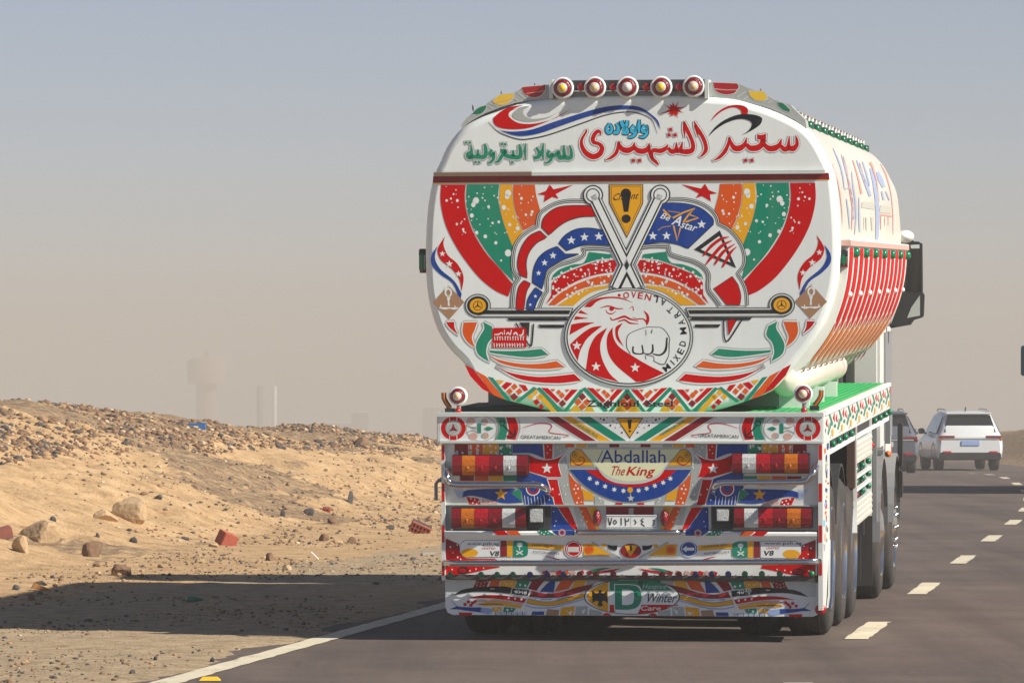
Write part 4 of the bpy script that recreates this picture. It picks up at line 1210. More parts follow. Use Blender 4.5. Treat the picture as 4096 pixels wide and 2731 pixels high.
a.fill('G', 'c1930,680 2060,650 c2200,645 2100,668 c1990,700', 2); a.fill('R', 'c1900,700 2100,680 c2310,650 2200,690 c2000,715', 2)
a.cut('painted_colour_blocks')
a.mirror = False
a.ell('W', 1748, 425, 112, 104, 5); a.ell('R', 1748, 425, 102, 95, 6); a.rect('L', 1680, 400, 1812, 460, 8); a.ring('W', 1748, 425, 84, 8, 7, 14)
a.cut('round_sticker')
a.text('www.psh.ag', 495, 378, 872, 378, 36, 'K', 6); a.text('UNITED', 670, 428, 830, 428, 24, 'R', 6); a.text('V8', 755, 505, 868, 505, 58, 'K', 6, 0.2, 0.02)
a.text('HARRISBURG', 1260, 388, 1540, 404, 26, 'K', 6); a.text('POSTGRADUATE', 1270, 470, 1580, 490, 26, 'K', 6); a.text('UNITED AIRLINES', 1850, 520, 2190, 520, 24, 'S', 6)
a.cut('sticker_words')
a.set('J')
a.ell('W', 750, 425, 112, 98, 5); a.ell('B', 750, 425, 102, 90, 6); a.fill('W', 'c675,425 c725,385 c725,408 c815,408 c815,442 c725,442 c725,465', 8); a.ring('W', 750, 425, 86, 7, 7, 14)
a.cut('arrow_sticker')
a.text('www.psh.ag', 1640, 372, 2080, 372, 34, 'K', 6); a.text('UNITED', 1660, 425, 1820, 425, 24, 'R', 6); a.text('V8', 1625, 500, 1745, 500, 58, 'K', 6, 0.2, 0.02)
a.text('HARRISBURG', 915, 415, 1195, 388, 28, 'K', 6); a.text('POSTGRADUATE', 930, 495, 1230, 470, 26, 'K', 6); a.text('UNITED AIRLINES', 290, 530, 640, 520, 24, 'S', 6)
a.cut('sticker_words')
a.ell('D', 70, 445, 122, 84, 5); a.fill('Y', 'c-5,382 c150,382 c92,480 c60,510 c40,480', 7); a.fill('R', 'c-35,480 c180,480 130,515 70,528 5,515', 6); a.fill('K', 'c55,385 c85,385 c78,450 c62,450', 8)
a.build('warning_disc', truck)
# scalloped fringe with bulbs
fringe_m = mat('fringe_rubber', (.085, .078, .07), .8, var=.3)
mb = MB(); pts = []
z0 = B(2500, 2319, YL)[1]; zp = B(2500, 2294, YL)[1]; zv = B(2500, 2312, YL)[1]
n = 23
for i in range(n * 8 + 1):
    t = i / 8; f = t - int(t)
    x = x0 + (x1 - x0) * i / (n * 8)
    z = zv + (zp - zv) * abs(2 * f - 1) ** 1.6 * 0.9
    pts.append((x, z))
vs = [(x, YL - 0.012, z) for x, z in pts] + [(x, YL - 0.012, z0) for x, z in pts]
k = len(pts)
mb.add(vs, [(i, k + i, k + i + 1, i + 1) for i in range(k - 1)], fringe_m)
vs2 = [(v[0], YL - 0.004, v[2]) for v in vs]; mb.add(vs2, [(i, i + 1, k + i + 1, k + i) for i in range(k - 1)], fringe_m)
mb.xf(pit).build('scalloped_fringe', truck)
bul = [(300, 'G'), (660, 'G'), (850, 'G'), (1035, 'G'), (1235, 'B'), (1435, 'B'), (1625, 'B'), (1820, 'R'), (2010, 'R'), (2215, 'R')]
for xs, c in [(1700 + x * .34014, c) for x, c in bul] + [(2500 + x * .34014, c) for x, c in ((235, 'R'), (435, 'R'), (635, 'R'), (830, 'B'), (1020, 'B'), (1215, 'B'), (1410, 'G'), (1610, 'G'), (1820, 'G'), (2195, 'G'))]:
    mb = MB(); x, z = B(xs, 2298 - (xs - 1700) * .003, YL - 0.03)
    m_ = {'G': lens_green, 'B': lens_blue, 'R': lens_red}[c]
    mb.sphere((x, YL - 0.035, z), 0.021, m_, 12, 8); mb.lathe([(0.016, 0), (0.016, 0.02)], (x, YL - 0.012, z), (0, -1, 0), chrome, 10)
    mb.xf(pit).build('bulb_light', truck)
# valance (mud flap across the rear)
YV = YR + 0.0
mb = MB()
xa, za = B(1781, 2322, YV); xb, _ = B(3283, 2322, YV); zb2 = B(2500, 2461, YV)[1]
rc = 0.05
pl = [(xa, za), (xb, za), (xb, zb2 + rc), (xb - rc * .3, zb2 + rc * .3), (xb - rc, zb2), (xa + rc, zb2), (xa + rc * .3, zb2 + rc * .3), (xa, zb2 + rc)]
mb.prism(pl, 'y', YV, YV + 0.02, PC['X']); mb.xf(pit).build('valance', truck)
mb = MB(); bb(mb, 1800, 3265, 2300, 2330, YV + 0.021, YV + 0.06, grey_metal, YV); mb.xf(pit).build('valance_bracket', truck)
a = Art('I', YV, AXB, base=0.0010); a.mirror = True
a.fill('L', 'c245,785 c600,790 c555,880 c400,930 c330,965 c245,970', 0)
a.fill('D', 'c610,790 c760,790 c720,880 c560,885', 1); a.dots('P', [(620, 815, 9), (660, 830, 9), (700, 815, 9), (610, 850, 9), (650, 862, 9), (690, 855, 8), (735, 805, 8)], 2)
a.fill('O', 'c780,790 c885,790 c865,865 c750,865', 1); a.fill('Y', 'c900,790 c1070,790 c1060,880 c880,862', 1); a.fill('G', 'c1085,790 c1240,790 c1195,888 c1060,878', 1); a.dots('W', [(1120, 845, 14), (1180, 855, 16), (1020, 830, 9), (960, 835, 9), (930, 820, 7)], 2)
a.fill('D', 'c1262,790 c1412,790 1350,860 c1310,915 c1212,890', 1); a.fill('B', 'c1415,850 c1480,790 c1535,790 c1515,935 c1350,925', 1); a.fill('O', 'c1602,790 c1752,790 1720,850 c1690,892 c1520,930', 1); a.fill('Y', 'c1770,790 c1900,790 c1868,872 c1715,895', 1); a.fill('S', 'c1910,790 c2060,790 c1960,860 c1890,870', 1)
a.cut('painted_colour_blocks')
a.fill('K', 'c330,968 450,900 650,872 900,862 c1022,880 c1005,950 800,930 600,925 450,945', 3); a.line('W', '770,893,8 820,890,8', 4)
a.cut('painted_swoosh'); a.fill('L', 'c1022,878 c1232,902 c1216,982 c1006,958', 3); a.fill('K', 'c1030,885 c1225,907 c1210,975 c1014,953', 4)
a.cut('number_patch')
a.fill('D', 'c1225,985 c1260,915 1400,945 1600,930 1800,870 c1985,835 c1930,900 1800,940 1600,990 1400,1000 c1300,990', 3)
a.cut('painted_wave')
a.fill('U', 'c1290,995 1400,1010 1600,1000 1800,950 c1900,915 c1895,935 1800,965 1600,1018 c1300,1020', 2)
a.cut('painted_wave')
a.fill('Y', 'c1215,1010 1400,1045 1550,1030 1700,985 c1890,935 c1880,985 1700,1040 1550,1080 1400,1090 c1195,1062', 3); a.edge('K', 'c1215,1010 1400,1045 1550,1030 1700,985 c1890,935 c1880,985 1700,1040 1550,1080 1400,1090 c1195,1062', 4, 4)
a.cut('painted_wave')
a.line('U', '1180,1085,10 1300,1115,14 1500,1110,14 1700,1060,14 1880,1010,10', 2)
a.fill('R', 'c490,1000 650,970 850,965 1050,985 c1190,1010 c1165,1060 1000,1030 800,1005 600,1000', 3); a.dots('W', [(985, 998, 13), (1060, 1005, 14), (1135, 1018, 14)], 4)
a.fill('P', 'c600,1025 800,1015 1000,1040 c1150,1065 c1140,1080 1000,1055 c620,1045', 2)
a.fill('Y', 'c600,1072 750,1045 900,1045 c1145,1085 c1125,1120 900,1090 c700,1095', 3); a.line('K', '640,1075,6 780,1070,10 920,1080,6', 4)
a.cut('painted_wave')
a.fill('B', 'c290,1010 370,1090 500,1108 c660,1110 c660,1168 500,1150 400,1135 c290,1130 c370,1100', 3); a.fill('U', 'c655,1110 780,1125 c800,1150 760,1190 c650,1168', 3)
a.cut('painted_blue_tail')
for x, y in ((470, 1075), (510, 1045), (560, 1060), (540, 1085), (590, 1040)): a.ell('R', x, y, 24, 24, 2, 4, .6)
a.fill('R', 'c400,1168 c560,1172 c545,1203 c400,1203', 2); a.fill('Y', 'c790,1110 c900,1105 c900,1160 c800,1160', 2); a.fill('G', 'c930,1105 c1070,1120 c1040,1165 c920,1165', 2); a.dots('W', [(835, 1125, 10), (870, 1140, 10), (970, 1140, 14), (1020, 1130, 8)], 3)
for i in range(18): a.line('U' if i % 3 else 'K', f'{830+i*21},1165,8 {834+i*21},1200,8', 2)
a.fill('B', 'c1262,1158 c1402,1158 c1400,1198 c1250,1200', 2); a.fill('N', 'c1440,1130 c1580,1140 c1570,1202 c1420,1202', 1)
a.fill('Y', 'c1600,1112 c1765,1095 c1742,1205 c1590,1205', 2); a.fill('S', 'c1780,1100 c1912,1095 c1910,1205 c1762,1205', 1); a.fill('S', 'c1935,1130 c2080,1160 c2080,1205 c1930,1205', 1)
a.fill('W', 'c1650,1140 c1690,1165 c1740,1150 c1710,1205 c1690,1180', 3); a.fill('W', 'c1830,1110 c1850,1150 c1900,1120 c1860,1190', 3)
a.fill('R', 'c2090,1195 2140,1175 c2200,1205 c2090,1205', 1)
a.cut('painted_colour_blocks')
a.mirror = False
a.ell('K', 2434, 985, 565, 208, 4, 44); a.ell('W', 2434, 985, 552, 200, 5, 44)
a.fill('Y', 'c2155,812 2050,850 1950,910 1905,985 1950,1060 2050,1125 c2155,1160', 6)
# black eagle
a.fill('K', 'c2060,905 2080,915 c2075,940 c2100,945 c2140,910 c2150,1060 c2110,1030 c2080,1045 c2095,1090 c2060,1100 c2030,1090 c2045,1040 c2010,1030 c1970,1060 c1965,910 c2010,945 c2045,940 c2040,915', 7)
a.fill('R', 'c2172,1080 c2236,1080 c2236,1165 c2172,1165', 6)
a.rect('G', 2172, 795, 2560, 915, 6); a.rect('W', 2172, 915, 2226, 1080, 6); a.rect('R', 2172, 1080, 2980, 1090, 5)
a.fill('W', 'c2225,835 c2400,835 2520,860 2565,990 2520,1110 2400,1145 c2225,1145', 7); a.fill('G', 'c2235,845 c2400,845 2505,870 2550,990 2505,1100 2400,1135 c2235,1135', 8)
a.fill('W', 'c2318,900 c2390,900 2445,920 2460,985 2445,1060 2390,1080 c2318,1080', 9)
a.set('J')
a.fill('G', 'c140,795 300,790 420,815 c565,912 c215,912', 6); a.fill('W', 'c215,915 c570,915 c600,985 c565,1075 c205,1075', 6); a.fill('R', 'c200,1078 c565,1078 c450,1140 c300,1170 c150,1185', 6)
a.text('Hospice', 205, 888, 480, 888, 50, 'L', 8, 0.3); a.text('Winter', 235, 1050, 590, 1050, 105, 'K', 8, 0.35, 0.005); a.text('Care', 180, 1145, 420, 1145, 55, 'W', 8, 0.2, 0.015)
a.cut('oval_badge')
a.text('4048', 1320, 955, 1490, 930, 44, 'W', 5)
a.set('I'); a.text('4048', 1045, 940, 1195, 958, 44, 'W', 5)
a.build('painted_number', truck)
# ------------------------------------------------------------------ lamps on the beam and the roof
def round_lamp(px, py, y, R_, name, inner, parent=truck, deep=0.09):
    x, z = B(px, py, y)
    mb = MB(); mb.lathe([(R_ * .75, -deep), (R_ * .98, -deep * .6), (R_, -0.01), (R_ * .96, 0.006), (R_ * .80, 0.008), (R_ * .78, 0.0), (0.001, 0.0)], (x, y, z), (0, -1, 0), PC['X'], 28)
    h = mb.xf(pit).build(name, parent)
    mb = MB(); mb.lathe([(R_ * .77, 0.001), (R_ * .75, 0.012), (R_ * .5, 0.018), (0.001, 0.018)], (x, y, z), (0, -1, 0), lens_red, 28); mb.xf(pit).build('ring_lens', h)
    mb = MB(); mb.lathe([(R_ * .47, 0.0185), (R_ * .44, 0.024), (0.001, 0.026)], (x, y, z), (0, -1, 0), lens_white, 20); mb.xf(pit).build('middle_lens', h)
    mb = MB(); mb.lathe([(R_ * .34, 0.0265), (R_ * .26, 0.034), (0.001, 0.037)], (x, y, z), (0, -1, 0), inner, 16); mb.xf(pit).build('bulb', h)
    return h
amber_bulb = mat('amber_bulb', (0.85, 0.55, 0.02), 0.3, coat=0.4, var=0.2, scale=40)
pale_bulb = mat('pale_bulb', (0.75, 0.55, 0.30), 0.3, coat=0.4, var=0.2, scale=40)
clear_bulb = mat('clear_bulb', (0.70, 0.66, 0.62), 0.3, coat=0.4, var=0.2, scale=40)
YT = -0.03
tops = [(2250, 353, amber_bulb), (2379, 351, pale_bulb), (2509, 350, clear_bulb), (2644, 349, amber_bulb), (2774, 346, pale_bulb)]
for px, py, b_ in tops: round_lamp(px, py, YT, 0.073, 'round_roof_lamp', b_)
mb = MB(); bb(mb, 2205, 2825, 322, 338, YT + 0.04, 0.30, dark_metal, YT); bb(mb, 2215, 2815, 366, 380, YT + 0.06, 0.30, grey_metal, YT)
xq, zq = B(2300, 340, YT)
for px in (2203, 2826):
    x, z = B(px, 352, YT); mb.box(x - .012, x + .012, YT, 0.2, z - .07, z + .055, PC['L'])
mb.xf(pit).build('roof_lamp_bar', truck)
for i in range(4):
    px = (tops[i][0] + tops[i + 1][0]) / 2; x, z = B(px, 350, YT)
    mb = MB(); mb.box(x - .05, x + .05, YT + .03, YT + .06, z - .02, z + .02, dark_metal); mb.sphere((x + .012, YT + .02, z), 0.026, lens_bright_red, 12, 8, (1, .6, 1)); mb.xf(pit).build('small_marker_light', truck)
# crest band with coloured lenses either side of the lamp bar
def crest(pt_in, pt_out, y0, y1, m):
    mb = MB(); n = len(pt_in)
    pi = [B(*p, 0) for p in pt_in]; po = [B(*p, 0) for p in pt_out]
    mb.loft([[(pi[i][0], y0, pi[i][1]), (po[i][0], y0, po[i][1]), (po[i][0], y1, po[i][1]), (pi[i][0], y1, pi[i][1])] for i in range(n)], m, True, True, False)
    return mb
cin = [(1846, 515), (1868, 494), (1900, 474), (1940, 453), (2000, 429), (2060, 412), (2120, 402), (2205, 394)]
cout = [(1843, 500), (1862, 474), (1885, 455), (1925, 428), (1975, 392), (2050, 374), (2090, 349), (2200, 338)]
crest(cin, cout, 0.03, 0.28, PC['S']).xf(pit).build('roof_crest', truck)
cinr = [(2835, 386), (2905, 393), (2985, 408), (3060, 428), (3120, 450), (3175, 478), (3225, 515)]
coutr = [(2838, 328), (2945, 332), (2990, 352), (3050, 372), (3100, 400), (3160, 420), (3220, 480)]
crest(cinr, coutr, 0.03, 0.28, PC['S']).xf(pit).build('roof_crest', truck)
a = Art('A6', 0.03, AXT, base=0.001)
def lens(d, m_, seams=()):
    a.edge('L', d, 16, 0); a.poly2(spline(parse(d), True, 4), m_, 2)
    for st in seams: a.line('P', st, 3, w=7)
    a.cut('crest_lens')
lens('c690,165 c720,158 c945,138 c942,190 900,245 840,268 780,262 720,225', lens_bright_red, ('740,228 830,215 935,200',)); lens('c380,315 420,270 480,240 c605,228 c600,275 540,330 470,350 420,345', amber_bulb, ('390,330 480,315 585,285',)); lens('c160,450 190,410 240,375 c310,355 c305,395 260,440 205,452', lens_green)
for st in ('700,200 780,290', '640,215 740,295', '610,280 650,308', '320,350 380,395', '345,330 440,370', '160,470 200,450', '110,510 125,525'): a.line('L', st, 1, w=9)
a.set('Bv')
lens('c592,100 c780,108 c795,135 760,180 700,192 640,180 605,150', lens_bright_red, ('605,150 700,158 780,155',)); lens('c868,168 c990,172 c1020,215 990,240 930,238 890,210', amber_bulb); lens('c1098,256 1140,262 c1195,312 c1195,330 1150,318 1110,285', lens_green)
for st in ('790,150 730,195', '850,170 780,215', '870,205 830,235', '1030,225 980,250', '1060,240 1020,262'): a.line('L', st, 1, w=8)
o = a.build('crest_stripe', truck)
for px, py in ((2138, 346), (2004, 379), (1890, 433), (3042, 368), (1892, 440)):
    x, z = B(px, py, 0.03); mb = MB(); mb.tube([(x, 0.04, z - .01), (x, 0.04, z + .02)], 0.004, dark_metal, 6); mb.xf(pit).build('crest_screw', truck)

# beam lamps and bent orange markers
for px, py in ((1830, 1584), (3212, 1575)):
    round_lamp(px, py, YB + 0.06, 0.062, 'beam_lamp', pale_bulb)
    x, z = B(px + 4, 1641, YB + .06); mb = MB(); mb.sphere((x, YB + .05, z), 0.021, lens_bright_red, 12, 8); mb.tube([(x, YB + .08, z - .03), (x, YB + .08, z + .06)], 0.014, grey_metal, 8); mb.xf(pit).build('small_marker_light', truck)
amber_strip = mat('amber_marker', (0.50, 0.13, 0.004), 0.4, var=0.2)
for pts in ([(1775, 1570), (1776, 1592), (1783, 1606), (1800, 1632)], [(3285, 1560), (3284, 1582), (3276, 1598), (3258, 1622)]):
    P = [(B(px, py, YB + .08)[0], YB + .08, B(px, py, YB + .08)[1]) for px, py in pts]
    mb = MB(); mb.tube(P, 0.017, black_plastic, 10)
    h = mb.xf(pit).build('flexible_marker', truck)
    mb = MB(); mb.tube([(p[0], p[1] - .012, p[2]) for p in P], 0.010, amber_strip, 8); mb.xf(pit).build('amber_strip', h)
    mb = MB(); e = P[-1]; mb.box(e[0] - .03, e[0] + .03, YB + .05, YB + .11, e[2] - .03, e[2] + .0, black_plastic); mb.xf(pit).build('marker_foot', h)

# ------------------------------------------------------------------ deck
zd = B(2500, 1651, YB)[1]
XL, XR = B(1750, 1651, YB)[0], B(3290, 1651, YB)[0]
LB = 8.35
mb = MB(); mb.box(XL + .01, XR - .01, -0.08, LB, zd - 0.05, zd - 0.004, deck_green)
deck = mb.xf(pit).build('deck', truck)
mb = MB()
for i in range(60):
    y = 0.05 + i * 0.14
    mb.box(XR - .5, XR - .05, y, y + .05, zd - 0.003, zd + 0.003, deck_green)
for i in range(9): mb.box(XR - .48 + i * .05, XR - .46 + i * .05, 0.0, LB - .05, zd - .003, zd + .004, deck_green)
mb.xf(pit).build('deck_matting', truck)
mb = MB(); mb.box(XL + .08, XL + .95, 0.2, 1.2, zd + .001, zd + .03, deck_shade); mb.box(XL + .08, XR - .6, 1.2, LB - .3, zd - .001, zd + .02, deck_shade); mb.xf(pit).build('deck_shade_sheet', truck)  # dark sheets stand in for the tank's shade on the green deck
# tank cradle
for y in (0.5, 2.6, 4.7, 6.8):
    mb = MB(); mb.box(-1.0, 0.95, y, y + .18, zd + .025, zd + .18, grey_metal)
    mb.xf(pit).build('tank_cradle', truck)
# right side rail with painted pattern, left side plain
zr0 = zd - 0.205
mb = MB(); mb.box(XR - .05, XR, -0.08, LB, zr0, zd - .0, white_metal); side_rail = mb.xf(pit).build('side_rail', truck)
mb = MB(); mb.box(XL, XL + .05, -0.08, LB, zr0, zd - .0, white_metal); mb.xf(pit).build('side_rail', truck)
def side_art(name, cells, x, parent=truck):
    """cells: (colour, [(y,z)...], layer) on the right-hand side"""
    mb = MB()
    for c, poly, l in cells:
        tri = tessellate_polygon([[Vector((p[0], p[1], 0)) for p in poly]])
        vs = [(x + 0.002 + l * .0011, p[0], p[1]) for p in poly]; fs = []
        for t in tri:
            n = (Vector(vs[t[1]]) - Vector(vs[t[0]])).cross(Vector(vs[t[2]]) - Vector(vs[t[0]])); fs.append(t if n.x > 0 else (t[0], t[2], t[1]))
        mb.add(vs, fs, PC[c] if isinstance(c, str) else c)
    return mb.xf(pit).build(name, parent)
cells = []
H = zd - zr0
for k in range(8):
    y = -0.02 + k * 1.06; w = 1.06
    f = lambda u, v: (y + u * w, zr0 + v * H)
    cells += [('R', [f(.08, .62), f(.22, .78), f(.22, .48)], 1), ('G', [f(.34, .92), f(.46, .92), f(.80, .52), f(.72, .44)], 1), ('R', [f(.80, .70), f(.97, .86), f(.97, .52)], 1), ('G', [f(.25, .30), f(.60, .62), f(.66, .52), f(.34, .20)], 1),
              ('S', [f(.24, .55), f(.44, .60), f(.42, .38)], 1), ('Y', [f(.66, .32), f(.78, .36), f(.86, .22), f(.78, .08), f(.68, .14)], 1), ('G', [f(.02, .50), f(.10, .40), f(.04, .30)], 1), ('G', [f(.86, .40), f(.98, .48), f(.99, .34)], 1), ('L', [f(.48, .12), f(.62, .20), f(.6, .06)], 1)]
side_art('side_rail_pattern', cells, XR)
mb = MB(); mb.box(XR - .02, XR + .012, -0.09, LB, zd - .022, zd + .006, PC['X']); mb.xf(pit).build('rail_edge', truck)
mb = MB(); mb.box(XR - .03, XR - .005, 0.35, LB, zr0 - .095, zr0 - .06, PC['X']); mb.box(XR - .03, XR - .012, 0.35, LB, zr0 - .06, zr0 - .001, dark_metal); mb.xf(pit).build('lower_rail', truck)
for y in (0.75, 1.45, 2.15, 2.9, 6.0, 6.8, 7.6, 8.3):
    mb = MB(); mb.sphere((XR + .004, y, zr0 - .03), 0.024, lens_green, 10, 8); mb.xf(pit).build('bulb_light', truck)

# rear corner side panel
yA, yC = YB + .02, 1.02
zt_, zb_ = zr0 - .002, B(3290, 2440, YB)[1]
mb = MB(); mb.box(XR - .03, XR - .004, YB + .02, 0.55, zb_, zt_, white_metal); mb.xf(pit).build('corner_side_panel', truck)
cc = []; rs = random.Random(11)
hgt = zt_ - zb_
for i in range(26):
    v = 1 - (i + .3) / 26 * .62; c = rs.choice(['B', 'R', 'G', 'S', 'C', 'P', 'Y', 'B', 'U', 'O'])
    y = rs.uniform(-.18, .3); w = rs.uniform(.06, .22); h = rs.uniform(.015, .05)
    z = zb_ + v * hgt
    cc.append((c, [(y, z), (y + w, z + rs.uniform(-.02, .02)), (y + w * .9, z - h), (y + .02, z - h)], 1 + i % 2))
side_art('side_stickers', cc, XR - .004)
mb = MB(); mb.tube([(XR + .005, .5, zb_ + hgt * .38), (XR + .02, .2, zb_ + hgt * .05), (XR + .015, .1, zb_ - .02)], 0.02, chrome, 8); mb.xf(pit).build('side_bracket', truck)
mb = MB(); mb.lathe([(0.035, 0), (0.035, .01), (.001, .014)], (XR - .02, YB + .08, zb_ - .0), (0, -1, 0), lens_bright_red, 16); mb.xf(pit).build('round_reflector', truck)

# chassis
mb = MB()
for x in (-.42, .42): mb.box(x - .045, x + .045, -0.02, 11.0, 0.86, 1.12, dark_metal)
for y in (0.3, 2.0, 3.6, 5.2, 8.2): mb.box(-.42, .42, y, y + .12, 0.88, 1.08, dark_metal)
mb.box(-1.1, 1.1, .02, .1, .62, 1.1, dark_metal); mb.box(-1.15, 1.15, 4.4, 4.46, 0.45, 1.2, dark_metal); mb.box(-1.15, 1.2, 5.62, 5.68, 0.2, 1.2, rubber)
mb.build('chassis', truck)
# wheels (stand on the road)
def tyre_prof(R_, w): return [(R_ * .56, -w / 2 + .01), (R_ * .70, -w / 2 - .004), (R_ * .90, -w / 2), (R_ * .985, -w / 2 + .03), (R_, -w * .2), (R_, w * .2), (R_ * .985, w / 2 - .03), (R_ * .90, w / 2), (R_ * .70, w / 2 + .004), (R_ * .56, w / 2 - .01)]
def make_wheel(name='wheel'):
    h = empty(name); h.parent = truck
    return h
WR = 0.52
def tyre_mb(w=0.29):
    mb = MB(); mb.lathe(tyre_prof(WR, w), (0, 0, 0), (1, 0, 0), rubber, 44)
    # tread grooves
    for dx in (-.08, 0.0, .08):
        mb.lathe([(WR + .001, dx - .006), (WR + .004, dx - .004), (WR + .004, dx + .004), (WR + .001, dx + .006)], (0, 0, 0), (1, 0, 0), dark_metal, 44)
    return mb
ty = None
def wheel(x, y, front=False):
    global ty
    s = 1 if x > 0 else -1
    h = empty('wheel', (x, y, WR)); h.parent = truck
    if ty is None:
        ty = tyre_mb().build('tyre', h)
    else:
        c = ty.copy(); COL.objects.link(c); c.parent = h
    if not front:
        c = ty.copy(); COL.objects.link(c); c.parent = h; c.location = (-s * .33, 0, 0)
        prof = [(.30, .13), (.295, .05), (.26, .03), (.16, .02), (.14, .08), (.001, .09)]
    else:
        prof = [(.30, .12), (.28, .13), (.20, .14), (.14, .16), (.001, .175)]
    mb = MB(); mb.lathe(prof, (0, 0, 0), (s, 0, 0), chrome, 32)
    for k in range(10):
        if front and y < 9: continue
        t = 2 * math.pi * k / 10; r = .17
        mb.lathe([(.016, .0), (.016, .03), (.001, .035)], (s * (.14 if front else .02), r * math.cos(t), r * math.sin(t)), (s, 0, 0), chrome, 8)
    mb.build('rim', h)
    mb = MB(); mb.lathe([(.315, .125), (.325, .150), (.335, .152), (.345, .140)], (0, 0, 0), (s, 0, 0), chrome, 36); mb.build('trim_ring', h)
for y in (1.05, 2.42, 3.68):
    wheel(XR - .17, y); wheel(XL + .17, y)
for y in (7.45, 9.55):
    wheel(XR - .17, y, True); wheel(XL + .17, y, True)
mb = MB()
for y in (1.05, 2.42, 3.68, 7.45, 9.55): mb.tube([(-1.0, y, WR), (1.0, y, WR)], 0.07, dark_metal, 10); mb.sphere((0, y, WR), .2, dark_metal, 12, 8)
mb.build('axle', truck)
# mudguards
def guard(y, r, a0, a1, x0, x1, m, name='mudguard'):
    mb = MB(); L_ = []
    for k in range(13):
        t = math.radians(a0 + (a1 - a0) * k / 12)
        L_.append([(x0, y + math.cos(t) * r, WR + math.sin(t) * r), (x1, y + math.cos(t) * r, WR + math.sin(t) * r), (x1, y + math.cos(t) * (r + .02), WR + math.sin(t) * (r + .02)), (x0, y + math.cos(t) * (r + .02), WR + math.sin(t) * (r + .02))])
    mb.loft(L_, m, True, True, False); mb.build(name, truck)
guard(7.45, .60, 5, 185, XR - .34, XR - .0, grey_metal); guard(9.55, .60, 5, 175, XR - .34, XR + .0, grey_metal)
for sx in (-1, 1): guard(1.05, .60, 20, 175, (XR if sx > 0 else XL) - (.5 if sx > 0 else 0), (XR - .04 if sx > 0 else XL + .5), dark_metal); guard(2.42, .60, 5, 160, (XR if sx > 0 else XL) - (.5 if sx > 0 else 0), (XR - .04 if sx > 0 else XL + .5), dark_metal)
# side guard: ribbed white panels, bulbs between

def SB(px, py, x=None): return Bx(px, py, XR if x is None else x)
y0 = SB(3426, 1800)[0]; y1 = SB(3484, 1800)[0]
zs = [SB(3426, 1768)[1], SB(3427, 1854)[1], SB(3428, 2008)[1], SB(3429, 2100)[1]]
for zt2, zb3 in ((zs[0], zs[1]), (zs[2], zs[3])):
    mb = MB(); mb.box(XR - .03, XR - .001, y0, y1, zb3, zt2, PC['L'])
    h = mb.xf(pit).build('side_guard_panel', truck)
    for k in range(4):
        z = zb3 + (zt2 - zb3) * (k + .5) / 4; mb = MB(); mb.box(XR, XR + .010, y0, y1, z - .014, z + .006, cream_metal); mb.xf(pit).build('rib', h)
mb = MB(); mb.box(XR - .06, XR - .005, y0 - .16, y0 - .02, zs[3] + .28, zr0, mat('rust_brown', (.09, .05, .035), .7, var=.3)); mb.box(XR - .05, XR + .004, y0 - .02, y0, zs[3] - .05, zr0, PC['X']); mb.box(XR - .05, XR + .004, y1, y1 + .03, zs[3] - .02, zr0, PC['X']); mb.box(XR - .5, XR - .07, y0 - .1, y1 + .3, .7, 1.25, dark_metal)
mb.xf(pit).build('side_guard_frame', truck)
for k in range(2):
    z = zs[1] + (zs[2] - zs[1]) * (k + 1) / 3
    mb = MB(); mb.box(XR - .03, XR, y0, y1, z - .018, z, PC['X']); mb.xf(pit).build('side_guard_bar', truck)
for k in range(3):
    z = zs[1] + (zs[2] - zs[1]) * (k + .5) / 3
    for j, yb_ in enumerate((y0 + .12, (y0 + y1) / 2, y1 - .14)):
        mb = MB(); mb.sphere((XR - .012, yb_, z), 0.024, lens_red if (k == 2 and j == 0) else lens_green, 10, 8); mb.xf(pit).build('bulb_light', truck)
mb = MB(); mb.box(XR - .12, XR - .04, 5.25, 5.32, .42, 1.25, dark_metal); mb.box(XR - .5, XR - .10, 5.0, 5.6, .50, 1.1, dark_metal); mb.xf(pit).build('battery_box', truck)
mb = MB(); mb.box(XR - .36, XR - .0, 5.69, 5.72, .16, 1.15, rubber); mb.build('mud_flap', truck)
mb = MB(); mb.box(XR - .52, XR - .02, .42, .45, .30, 1.0, rubber); mb.build('mud_flap', truck)
mb = MB(); mb.box(XL + .02, XL + .52, .42, .45, .30, 1.0, rubber); mb.build('mud_flap', truck)
# fuel tank and steps ahead
mb = MB(); mb.tube([(XR - .35, 5.78, .78), (XR - .35, 6.7, .78)], .3, grey_metal, 24); mb.xf(pit).build('fuel_tank', truck)
for ys_ in (5.75, 6.72):
    mb = MB(); mb.box(XR - .1, XR - .02, ys_, ys_ + .08, .45, 1.2, grey_metal); mb.xf(pit).build('tank_strap', truck)
for px, py, m_ in ((3493, 1780, lens_bright_red), (3560, 1815, lens_amber)):
    y, z = SB(px, py); mb = MB(); mb.lathe([(.026, 0), (.026, .02), (.001, .03)], (XR - .02, y, z), (.4, -1, 0), m_, 16); mb.xf(pit).build('side_marker', truck)

